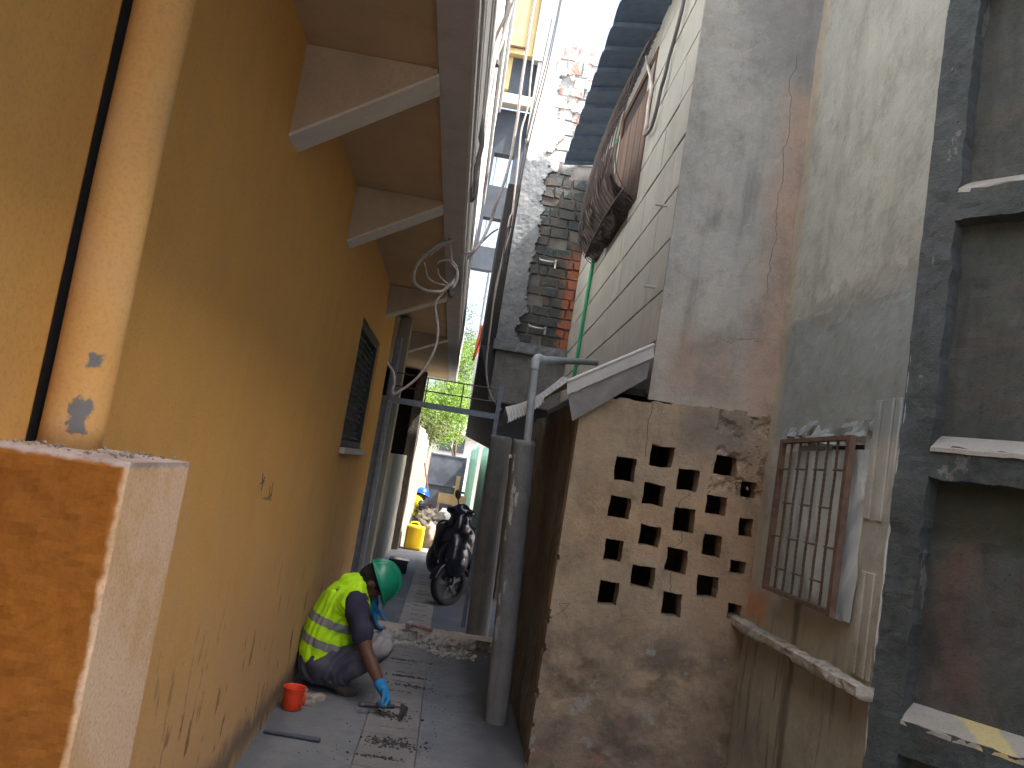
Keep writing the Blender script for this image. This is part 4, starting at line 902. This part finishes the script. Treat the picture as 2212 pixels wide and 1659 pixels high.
def person(base, label, J, helmcol, vestcol, shirt, trous, T=None, gloves=True):
    """J: joints in world coordinates; T optional transform of every joint"""
    if T: J = {k: (T @ Vector(v) if not k.startswith('d_') else T.to_3x3() @ Vector(v)) for k, v in J.items()}
    else: J = {k: Vector(v) for k, v in J.items()}
    root = empty('person', base, label, 'person')
    c, fd, sdv = orth(J['d_crown'], J['d_face'])        # sdv: person's side direction (left when c up, fd forward)
    H = J['head']
    # ---- body (one continuous surface)
    mb = MB()
    mb.ell(H + c*.022 - fd*.012, (fd, sdv, c), (.098, .078, .088)).ell(H - c*.040 + fd*.030, (fd, sdv, c), (.060, .058, .070))
    mb.cap(H - c*.085 + fd*.050, H - c*.080 + fd*.030, .026, .034)                       # chin
    mb.cap(H + fd*.092 + c*.008, H + fd*.103 - c*.026, .009, .015)                          # nose
    mb.cap(H + fd*.078 + c*.026 + sdv*.03, H + fd*.078 + c*.026 - sdv*.03, .012)            # brow
    mb.cap(H + fd*.082 - c*.056 + sdv*.018, H + fd*.082 - c*.056 - sdv*.018, .009)          # lips
    for q in (-1, 1): mb.ell(H + sdv*.080*q - c*.012 - fd*.012, (fd, sdv, c), (.018, .008, .032)); mb.ell(H + fd*.062 + sdv*.034*q - c*.02, (fd, sdv, c), (.02,.02,.02))
    mb.cap(J['neck'], H - c*.045 - fd*.02, .058, .052)
    mb.cap(J['hip'], J['belly'], .13, .125, 18).cap(J['belly'], J['chest'], .125, .135, 18).cap(J['chest'], J['neck'], .12, .065)
    mb.cap(J['shR'], J['shL'], .062, .062)
    for s_ in 'RL':
        mb.cap(J['chest'].lerp(J['sh'+s_], .7), J['sh'+s_], .075, .058); mb.cap(J['sh'+s_], J['el'+s_], .054, .040); mb.cap(J['sh'+s_].lerp(J['el'+s_], .3), J['sh'+s_].lerp(J['el'+s_], .7), .051, .044)
        mb.cap(J['el'+s_], J['el'+s_].lerp(J['wr'+s_], .3), .040, .043); mb.cap(J['el'+s_].lerp(J['wr'+s_], .3), J['wr'+s_], .043, .027)
        mb.cap(J['hp'+s_], J['kn'+s_], .075, .046); mb.cap(J['kn'+s_], J['an'+s_], .046, .034); mb.cap(J['an'+s_], J['to'+s_], .035, .025)
        mb.cap(J['wr'+s_], J['kc'+s_], .022, .020)
    body = mb.build('body', m_skin, root, voxel=.0095, smit=4)
    # ---- hair at the nape
    mb = MB(); mb.ell(H + c*.032 - fd*.020, (fd, sdv, c), (.103, .084, .088)).ell(H - c*.012 - fd*.052, (fd, sdv, c), (.058, .070, .055))
    mb.build('hair', m_hair, root, voxel=.009, smit=2)
    # ---- shirt: torso and short sleeves
    mb = MB(); mb.cap(J['hip'], J['belly'], .148, .136, 18).cap(J['belly'], J['chest'], .136, .140, 18).cap(J['chest'], J['neck'].lerp(J['chest'], .35), .128, .085)
    mb.cap(J['shR'], J['shL'], .074, .074)
    for s_ in 'RL': mb.cap(J['chest'].lerp(J['sh'+s_], .6), J['sh'+s_], .09, .072); mb.cap(J['sh'+s_], J['sh'+s_].lerp(J['el'+s_], .66), .074, .064)
    fold = lambda p: .006*math.sin(30*fbm(p, 2.2, 2) + p.z*20) + .004*fbm(p, 14, 3)
    mb.build('shirt', shirt, root, voxel=.0115, smit=3, disp=fold)
    # ---- trousers
    mb = MB(); mb.cap(J['hip']-V(0,0,.01), J['hip'].lerp(J['belly'], .25), .158, .15, 18)
    for s_ in 'RL': mb.cap(J['hp'+s_], J['kn'+s_], .102, .064); mb.cap(J['kn'+s_], J['an'+s_].lerp(J['kn'+s_], .12), .066, .058)
    mb.build('trousers', trous, root, voxel=.0115, smit=3, disp=lambda p: .007*math.sin(26*fbm(p, 2.5, 2) + p.x*25) + .004*fbm(p, 16, 3))
    # ---- boots
    for s_ in 'RL':
        mb = MB(); a, t = J['an'+s_], J['to'+s_]; hl = a - (t-a).normalized()*.03 - V(0,0,.02)
        mb.cap(a, hl, .045, .040).cap(a, t, .044, .040).cap(t, t + (V(t.x-a.x, t.y-a.y, 0).normalized())*.05 , .038, .030)
        mb.build('boot', m_boot, root, voxel=.009, smit=2)
    # ---- vest
    mb = MB(); mb.cap(J['hip'].lerp(J['belly'], .35), J['belly'], .160, .153, 20).cap(J['belly'], J['chest'], .153, .156, 20).cap(J['chest'], J['neck'].lerp(J['chest'], .25), .146, .104)
    for s_ in 'RL': mb.cap(J['chest'].lerp(J['sh'+s_], .45), J['sh'+s_].lerp(J['chest'], .28), .112, .094)
    ax_ = (J['chest'] - J['hip']).normalized(); L0 = J['hip'].dot(ax_)
    vf = lambda p: .009*math.sin(16*fbm(p - ax_*(p.dot(ax_))*.8, 4.5, 2)*2) + .005*fbm(p, 10, 3)
    vest = mb.build('vest', vestcol, root, voxel=.0115, smit=3, disp=vf)
    # reflective bands: strips of the vest's own surface, lifted 3 mm
    off = Vector(root.location); vm = vest.data
    for b0, b1 in ((.075, .125), (.205, .255)):
        bm = bmesh.new(); bm.from_mesh(vm); lo, hi = b0 + L0, b1 + L0
        bmesh.ops.bisect_plane(bm, geom=bm.verts[:]+bm.edges[:]+bm.faces[:], plane_co=ax_*lo - off, plane_no=ax_, clear_inner=True)
        bmesh.ops.bisect_plane(bm, geom=bm.verts[:]+bm.edges[:]+bm.faces[:], plane_co=ax_*hi - off, plane_no=ax_, clear_outer=True)
        bm.normal_update()
        for v in bm.verts: v.co += v.normal*.0035
        me = bpy.data.meshes.new('reflective_band'); bm.to_mesh(me); bm.free(); me.materials.clear(); me.materials.append(m_band); me.shade_smooth()
        ob = bpy.data.objects.new('reflective_band', me); C.collection.objects.link(ob); ob.parent = vest
    # ---- helmet
    hm = MB(); O = H + c*.036 + fd*.004; n, m = 168, 60; vs = []
    rf, rs, ru = .134, .120, .143
    for i in range(m+1):
        t = (math.pi/2)*i/m                                 # 0 = crown, pi/2 = rim
        for k in range(n):
            p = 2*math.pi*k/n; x, y = math.cos(p), math.sin(p)
            lat_ = math.sin(t)*y*rs; rdg = .0
            for rc in (-.036, 0, .036): rdg += .0100*math.exp(-((lat_-rc)/.0070)**6) - .004*math.exp(-((abs(lat_-rc)-.0125)/.0035)**2)
            rdg *= (1 - (i/m)**6); fl = .010*max(0, (i/m - .93)/.07)
            vis = max(0, x)**3*.038*max(0, (i/m - .90)/.10)
            vs.append(O + fd*(x*math.sin(t)*(rf+rdg+fl) + vis) + sdv*(y*math.sin(t)*(rs+rdg+fl)) + c*(math.cos(t)*(ru+rdg) - vis*.35))
    fs = [(i*n+k, i*n+(k+1) % n, (i+1)*n+(k+1) % n, (i+1)*n+k) for i in range(m) for k in range(n)]
    hm.add(vs, fs); ho = hm.build('helmet', helmcol, root, smooth=True); mo = ho.modifiers.new('t', 'SOLIDIFY'); mo.thickness = .004
    # ---- gloves
    if gloves:
        for s_ in 'RL':
            for nm, mt, r_, in (('glove', m_gblue, 1.28),):
                mb = MB(); hand(mb, J['wr'+s_], J['kc'+s_], J['d_palm'+s_], None, J['d_side'+s_], 1.0, (.9,1.2,.8) if s_ == 'R' else (.35,.5,.4), .2, r_)
                d = (J['kc'+s_] - J['wr'+s_]).normalized(); mb.cap(J['wr'+s_] - d*.035, J['wr'+s_] + d*.03, .036, .030)
                g = mb.build(nm, mt, root, voxel=.0042, smit=2)
                # rubber-coated palm and fingers
                g.data.materials.append(m_gdark); dn = Vector(J['d_palm'+s_]).normalized()
                for pf in g.data.polygons:
                    pc = pf.center + off
                    if pf.normal.dot(dn) > .15 and (pc - J['wr'+s_]).dot(d) > .02 or (pc - J['kc'+s_]).dot(d) > (-.02 if s_ == 'L' else .02) and pf.normal.dot(dn) > -.35: pf.material_index = 1
    else:
        mb = MB()
        for s_ in 'RL': hand(mb, J['wr'+s_], J['kc'+s_], J['d_palm'+s_], None, J['d_side'+s_], 1.0, (.35,.5,.4), .2, 1.0)
    return root
K = lambda px, py, y: ony(px, py, y)
J1 = dict(head=K(804,1258,5.40), d_crown=(.86,.12,.42), d_face=(.42,.16,-.88), neck=K(766,1262,5.38), chest=K(745,1308,5.36), belly=K(712,1362,5.36), hip=K(700,1420,5.36),
    shR=K(768,1303,5.20), shL=K(772,1290,5.54), elR=K(793,1412,5.10), wrR=K(826,1487,5.02), kcR=K(838,1514,4.99),
    elL=K(768,1340,5.62), wrL=K(806,1310,5.50), kcL=K(805,1338,5.47),
    hpR=K(706,1442,5.27), hpL=K(702,1436,5.46), knR=K(826,1400,5.22), knL=K(828,1384,5.46), anR=K(722,1470,5.24), anL=K(700,1462,5.50), toR=onz(745,1492,.03), toL=K(722,1482,5.52),
    d_palmR=(-.75,.05,-.55), d_sideR=(.25,-.9,.1), d_palmL=(-.2,.4,-.6), d_sideL=(.5,-.8,.0))
m_helmG = plaster('green_hard_hat', (.01,.27,.15), (.01,.23,.125), (.015,.20,.115), dirt=(.03,.10,.07), streak=.2, bump=.04, pits=.15, rough=.3); m_helmG.node_tree.nodes['Principled BSDF'].inputs['Specular IOR Level'].default_value = .5
m_vest = simple('lime_mesh_fabric', (.52,.90,.012), .75, sc=7, bump=.5, c2=(.44,.80,.008))
_t = NM('faded_work_trousers', .9, .2); _n = _t.noise(5, 5); _n2 = _t.noise(60, 3)
_c = _t.mix(_t.st(_n, .4, .6), (.06,.06,.085), (.10,.10,.125)); _k = _t.mul(_t.st(_t.math('ADD', _t.x, _t.mul(_n, .12)), -.30, -.25), _t.st(_t.math('ADD', _t.z, _t.mul(_n, .08)), .29, .34))
m_trous = _t.done(_t.mix(_k, _c, (.24,.235,.24)), _t.math('ADD', _n, _t.mul(_n2, .3)), .4, .01)
person((-.42, 5.3, 0), 'worker in a green hard hat and lime vest crouching over the floor with blue gloves', J1, m_helmG, m_vest, m_shirt, m_trous)
# second worker far behind, crouching by the fence
T2 = Matrix.Translation(Vector((-.40, 17.2, 0))) @ Matrix.Rotation(R(12), 4, 'Z') @ Matrix.Scale(1.0, 4) @ Matrix.Translation(Vector((.33, -5.36, -.0)))
J2 = dict(J1); J2.update(d_crown=(.25,.1,.96), d_face=(.95,.25,-.28), head=J1['head'] + V(-.04, 0, .03), kcR=J1['kcR'] + V(0,0,.05), wrR=J1['wrR'] + V(0,0,.07))
person((-.42, 17.2, 0), 'distant worker in a blue hard hat and yellow vest crouching behind the jerrycan', J2, simple('blue_hard_hat', (.01,.08,.55), .35, sc=6, bump=.02),
       simple('yellow_mesh_fabric', (.75,.70,.02), .75, sc=7, bump=.4), m_shirt, m_trous, T2)
# ---------------- tools and small things on the floor
hk = (J1['kcR'] + J1['wrR'])/2
tp = empty('trowel', (-.1, 4.97, .02), 'pointed steel trowel with a dark handle gripped in the blue gloved hand', 'trowel')
gz = V(-.162, 4.985, .045); ge = V(-.275, 4.955, .050); gt_ = V(-.06, 5.0, .052)
MB().cap(ge, gt_ - V(.035, 0, 0), .0145, .0125).build('handle', simple('dark_handle', (.03,.025,.025), .5), tp, smooth=True)
MB().cap(ge - V(.004,0,0), ge + V(.006,0,.0), .0152, .0150).build('end_cap', m_alloy, tp, smooth=True)
MB().tube(spline([gt_ - V(.04,0,0), gt_, gt_ + V(.018,-.002,-.004)], 4), .0055, 8).build('shank', m_rustbar, tp)
bl = [V(.0, .0, .0), V(.05, -.045, .052), V(.105, -.0, .075), V(.085, .05, -.0), V(.02, .06, -.045)]
bc_ = gt_ + V(-.005, -.01, -.004)
pl = [onx(0,0,1)*0]*0
bw = lambda px, py, y: ony(px, py, y)
poly = [bw(866,1519,4.93), bw(882,1528,4.93), bw(879,1541,4.92), bw(868,1556,4.90), bw(858,1563,4.89), bw(861,1548,4.93), bw(864,1534,4.94)]
MB().prism(poly, (.001, .0022, .0)).build('blade', simple('worn_trowel_steel', (.09,.085,.09), .5, .6), tp)
cp = empty('plastic_cup', (-.655, 4.86, 0), 'bright red plastic cup with a handle standing on the floor by the wall', 'cup')
cc = V(-.650, 4.86, .002)
mb = MB(); pr = [(0, .0), (0, .048), (.004, .052), (.06, .055), (.115, .061), (.122, .064), (.122, .060), (.115, .057), (.06, .051), (.008, .048), (.008, .0)]
mb.lathe(cc, (0,0,1), pr, 36, False); m_red = simple('red_plastic', (.72,.06,.02), .45, sc=5, var=.1, bump=.05); mb.build('cup_body', m_red, cp, smooth=True)
MB().tube(spline([cc+V(.052,-.035,.10), cc+V(.072,-.048,.095), cc+V(.070,-.046,.05), cc+V(.046,-.03,.038)], 5), .006, 8).build('handle', m_red, cp, smooth=True)
tag(MB().tube([(-.705, 4.42, .014), (-.56, 4.41, .013), (-.418, 4.397, .014)], .0125, 14).build('steel_tube', simple('dull_tube', (.10,.11,.14), .4, .4)), 'short length of dark metal tube lying near the foot of the ochre wall', 'tube')
hmr = empty('hammer', (-.03, 7.02, .11), 'club hammer with a wooden handle lying on the broken doorstep', 'hammer')
ha, hb = V(-.115, 7.09, .112), V(.075, 7.03, .107)
MB().tube([ha, ha.lerp(hb, .5), hb], [.012, .013, .017], 12).build('handle', simple('hammer_handle', (.32,.17,.10), .7, streak=1), hmr, smooth=True)
q = (hb-ha).normalized(); pq = V(-q.y, q.x, 0).normalized()*.055
MB().bar(ha - pq + V(0,0,.002), ha + pq + V(0,0,.002), .042, .042).build('head', simple('hammer_steel', (.30,.31,.32), .5, .5, sc=30), hmr, bevel=.008)
# broken pieces and grit
def shards(name, mat, cx, cy, rx, ry, n, r0, r1, seed, label, cat, z=.0, kind='stuff'):
    rnd = random.Random(seed); mb = MB()
    for k in range(n):
        x, y = cx + rnd.gauss(0, rx/2), cy + rnd.gauss(0, ry/2); r = rnd.uniform(r0, r1)
        a = Vector((rnd.uniform(-1,1), rnd.uniform(-1,1), rnd.uniform(-.3,.3))).normalized(); b = a.orthogonal().normalized(); c2 = a.cross(b)
        ks = [(sa*rnd.uniform(.6,1), sb*rnd.uniform(.5,1), sc*rnd.uniform(.5,1)) for sc in (-1,1) for sa, sb in ((-1,-1),(1,-1),(1,1),(-1,1))]
        cen = Vector((x, y, z + r*.35)); mb.hexa([cen + a*k0*r + b*k1*r*.6 + c2*k2*r*.45 for k0, k1, k2 in ks])
    return tag(mb.build(name, mat), label, cat, kind=kind)
m_chip = simple('concrete_chips', (.46,.43,.39), .9, sc=20, var=.35)
shards('rubble_chips', m_chip, .26, 6.72, .16, .12, 80, .006, .026, 1, 'small heap of broken concrete chips in front of the doorstep', 'chips')
shards('step_fragments', m_chip, -.05, 6.86, .5, .09, 90, .006, .028, 2, 'fragments fallen from the broken edge of the doorstep', 'fragments')
shards('floor_grit', simple('dark_grit', (.08,.07,.065), .95), -.05, 5.2, .34, 2.6, 520, .0015, .006, 3, 'dark grit scattered along the drain covers', 'grit')
for sd_, (x, y, w, h, n) in enumerate(((-.06, 5.88, .13, .02, 90), (-.07, 4.53, .14, .07, 160), (-.08, 6.33, .15, .02, 70), (-.02, 5.66, .14, .03, 80), (-.09, 4.98, .1, .06, 80), (-.1,4.30,.12,.02,60))):
    shards('dirt_line', simple('damp_dirt_%d' % sd_, (.06,.05,.045), .95), x, y, w, h, n, .003, .010, 30+sd_, ['crumbly dirt raked from the slot beside the knee', 'crumbly dirt heap nearest the camera on the covers', 'thin line of dirt on the cover before the step', 'thin line of dirt beside the forearm', 'dirt scraped out around the trowel', 'thin dirt line at the bottom edge of the floor'][sd_], 'dirt', z=.002)
random.seed(8)
for k, (x, y, r) in enumerate(((-.62, 5.02, .06), (-.55, 5.08, .05), (-.66, 5.16, .05), (-.575, 4.98, .04))):
    mb = MB(); a = random.uniform(0, 1.5); u2 = V(math.cos(a), math.sin(a), .1*random.uniform(-1,1)); v2 = V(-math.sin(a), math.cos(a), 0); c_ = V(x, y, r*.32)
    mb.hexa([c_ + u2*r*i*random.uniform(.8,1.1) + v2*r*.75*j*random.uniform(.8,1.1) + V(0,0,kk*r*.3) for kk in (-1,1) for i, j in ((-1,-1),(1,-1),(1,1),(-1,1))])
    tag(mb.build('broken_slab', m_rub, bevel=.006), ['largest broken slab piece', 'middle broken slab piece', 'rear broken slab piece', 'smallest broken slab piece'][k] + ' between the red cup and the boots', 'slab piece', 'broken slab pieces')
# ================================================================== cables
c3 = cr(1600, 0, 1.8433); c4 = cr(1500, 800, 1.6592); c1z = cr(2200, 0, 2.0738); c2z = cr(2200, 700, 1.8433)
def cable(name, pts, r, mat, label, k=6, cat='cable'):
    o = MB().tube(spline(pts, k), r, 8).build(name, mat, smooth=True); return tag(o, label, cat)
P3 = lambda Y, *q: [ony(*c3(x, y), Y if not hasattr(Y, '__call__') else Y(i/(len(q)-1))) for i, (x, y) in enumerate(q)]
P4 = lambda Y, *q: [ony(*c4(x, y), Y) for x, y in q]
knot = P4(5.0, (500, 590))[0]
cable('thick_cable', P3(5.0, (835,10), (770,140), (640,420), (560,600), (500,790), (430,980), (370,1230), (345,1450), (350,1659)) + P4(5.0, (485,110), (492,220), (502,330), (510,420), (545,470), (540,540), (505,600)), .010, m_wire, 'thick pale cable swinging down from the top of the gap to the coil')
cable('twisted_cable', P3(4.2, (690,-60), (672,60), (652,200), (655,310), (625,480), (600,640), (592,820), (607,1040), (575,1180), (555,1280), (560,1390), (535,1470)), .013, m_wiredk, 'dark twisted cable bundle hanging against the white fascia')
cable('twisted_cable', P3(4.2, (665,-60), (690,60), (670,190), (640,300), (650,480), (612,620), (600,830), (590,1000), (600,1100), (560,1230), (535,1390), (530,1490)), .009, m_wiredk, 'thinner dark strand wound round the twisted cable bundle')
cable('fascia_cable', P3(6.0, (830,20), (775,230), (745,330), (708,440), (690,620), (660,760), (640,900), (610,1010)), .014, m_wire, 'grey cable with a clip running down beside the white fascia')
tag(MB().box(*[v for pr_ in zip(P3(5.9, (688,480))[0], P3(5.9, (718,450))[0]) for v in pr_]).build('cable_clip', m_wiredk) if False else MB().tube(P3(5.95, (706,450), (700,482)), .036, 10).build('cable_clip', m_wiredk), 'small dark clip on the grey fascia cable', 'clip')
cable('long_cable', P3(6.5, (1005,-40), (985,60), (940,330), (892,650), (870,850), (845,1000), (818,1160), (770,1340), (710,1500), (660,1659)) + P4(6.0, (690,300), (600,400), (545,480)) + [knot], .012, m_wire, 'pale cable running diagonally from the top of the gap down to the coil')
cable('thin_cable', P3(8.5, (985,400), (962,600), (945,780), (900,940), (885,1050), (872,1200), (848,1400), (830,1560)) + P4(8.5, (895,120), (870,260), (845,400), (805,560), (780,740), (760,900), (740,1080), (745,1200), (775,1310), (840,1395)), .009, m_wire, 'thin cable sagging along the dark storey down to the gate frame')
cable('span_wire', P3(7.0, (1196,-30), (1160,160), (1110,400), (1060,620), (1000,850), (940,1100), (890,1330), (840,1620)) + P4(7.0, (880,330), (870,420)), .006, m_wiredk, 'right hand one of three taut dark wires crossing the sky gap')
cable('span_wire', P3(7.2, (1188,-30), (1150,160), (1085,450), (1030,650), (975,860), (915,1120), (868,1380), (828,1659)) + P4(7.2, (880,190), (850,400), (845,480)), .006, m_wiredk, 'middle one of three taut dark wires crossing the sky gap')
cable('span_wire', P3(7.5, (1125,120), (1070,380), (1025,600), (985,780), (930,1020)), .005, m_wiredk, 'left hand and shortest of three dark wires crossing the sky gap')
cable('white_wire', P4(8.0, (935,0), (905,190), (872,300), (845,400), (800,620), (775,760)), .007, m_wire, 'thin pale wire looping down the left edge of the brick building')
cable('coiled_cable', P4(4.9, (522,268), (470,280), (390,320), (300,400), (262,480), (265,550), (330,598), (400,608), (450,605), (490,570), (512,552)), .0105, m_wire, 'heavy loop of pale cable with a cut end hanging from the knot')
cable('coiled_cable', P4(4.92, (515,275), (430,315), (360,370)), .006, m_wire, 'short strand lying along the heavy cable loop')
cable('cable_end', P4(4.95, (325,412), (338,460), (352,515), (400,550), (465,567)), .006, m_wire, 'left thin cable end sticking up inside the coil')
cable('cable_end', P4(4.95, (415,455), (425,500), (450,530), (480,556)), .0055, m_wire, 'middle thin cable end inside the coil')
cable('cable_end', P4(4.95, (412,425), (440,405), (500,402), (530,425), (548,448)), .006, m_wire, 'upper arched cable end above the knot')
cable('cable_end', P4(5.3, (562,345), (600,350), (640,345), (662,325)), .006, m_wire, 'short cable end poking left across the white fascia')
cable('cable_end', P4(6.2, (690,300), (740,250), (780,215), (818,192)), .008, m_wire, 'frayed cable end across the lower bright window')
kb = MB().ell(knot, I3, (.022, .022, .035)).ell(knot + V(.01, 0, -.03), I3, (.018, .018, .03)); tag(kb.build('cable_knot', m_wiredk, voxel=.006, smit=2), 'dark taped knot where the loose cables meet', 'cable knot')
cable('drop_cable', P4(5.0, (470,600), (430,640), (400,700), (412,790), (418,880), (400,980), (350,1090), (290,1170), (230,1225), (170,1265), (128,1288), (118,1260), (130,1210), (120,1140), (78,1078)), .008, m_wire, 'pale cable dropping from the knot to the left gate post')
yc = lambda p: (lambda r: (lambda t: Vector((r.x*t, r.y*t, CAMZ + r.z*t)))((1.0-.021*YL-.03)/(r.x-.021*r.y)))(ray(*p))
cable('flex_cable', [yc(c1z(*q)) for q in ((800,470), (815,560), (838,660), (838,760), (815,880), (805,1000), (790,1080), (780,1115))], .012, simple('white_flex', (.6,.58,.55), .6), 'white flex hanging down over the pale cladding', cat='cable')
cable('conduit', [yc(c1z(*q)) for q in ((1125,-60), (1090,100), (1030,330), (990,470), (955,620), (920,740), (890,880), (860,1000), (830,1080), (785,1125))], .013, simple('grey_conduit', (.13,.13,.15), .5), 'dark conduit curving up the pale cladding', cat='conduit')

# ================================================================== pencil and charcoal scribbles on the walls
def strokes(name, lines, plane, parent, w=.004):
    mb = MB()
    for ln in lines:
        p = [plane(*q) for q in ln]
        for a, b in zip(p, p[1:]): mb.bar(a, b, w, w*.5)
    return mb.build(name, m_wiredk, parent)
strokes('triangle_mark', [[(1207,1304),(1232,1303),(1203,1330)], [(1207,1304),(1226,1336)]], lambda x, y: ony(x, y, YL-.004), rh, .003)
strokes('scribble', [[(568,1022),(566,1046),(572,1030),(564,1060)], [(560,1045),(572,1040)], [(584,1050),(580,1078),(588,1062)], [(574,1075),(588,1070)], [(590,1040),(584,1082)], [(700,1190),(696,1215)]], lambda x, y: onx(x, y, XL+.005), lh, .0022)
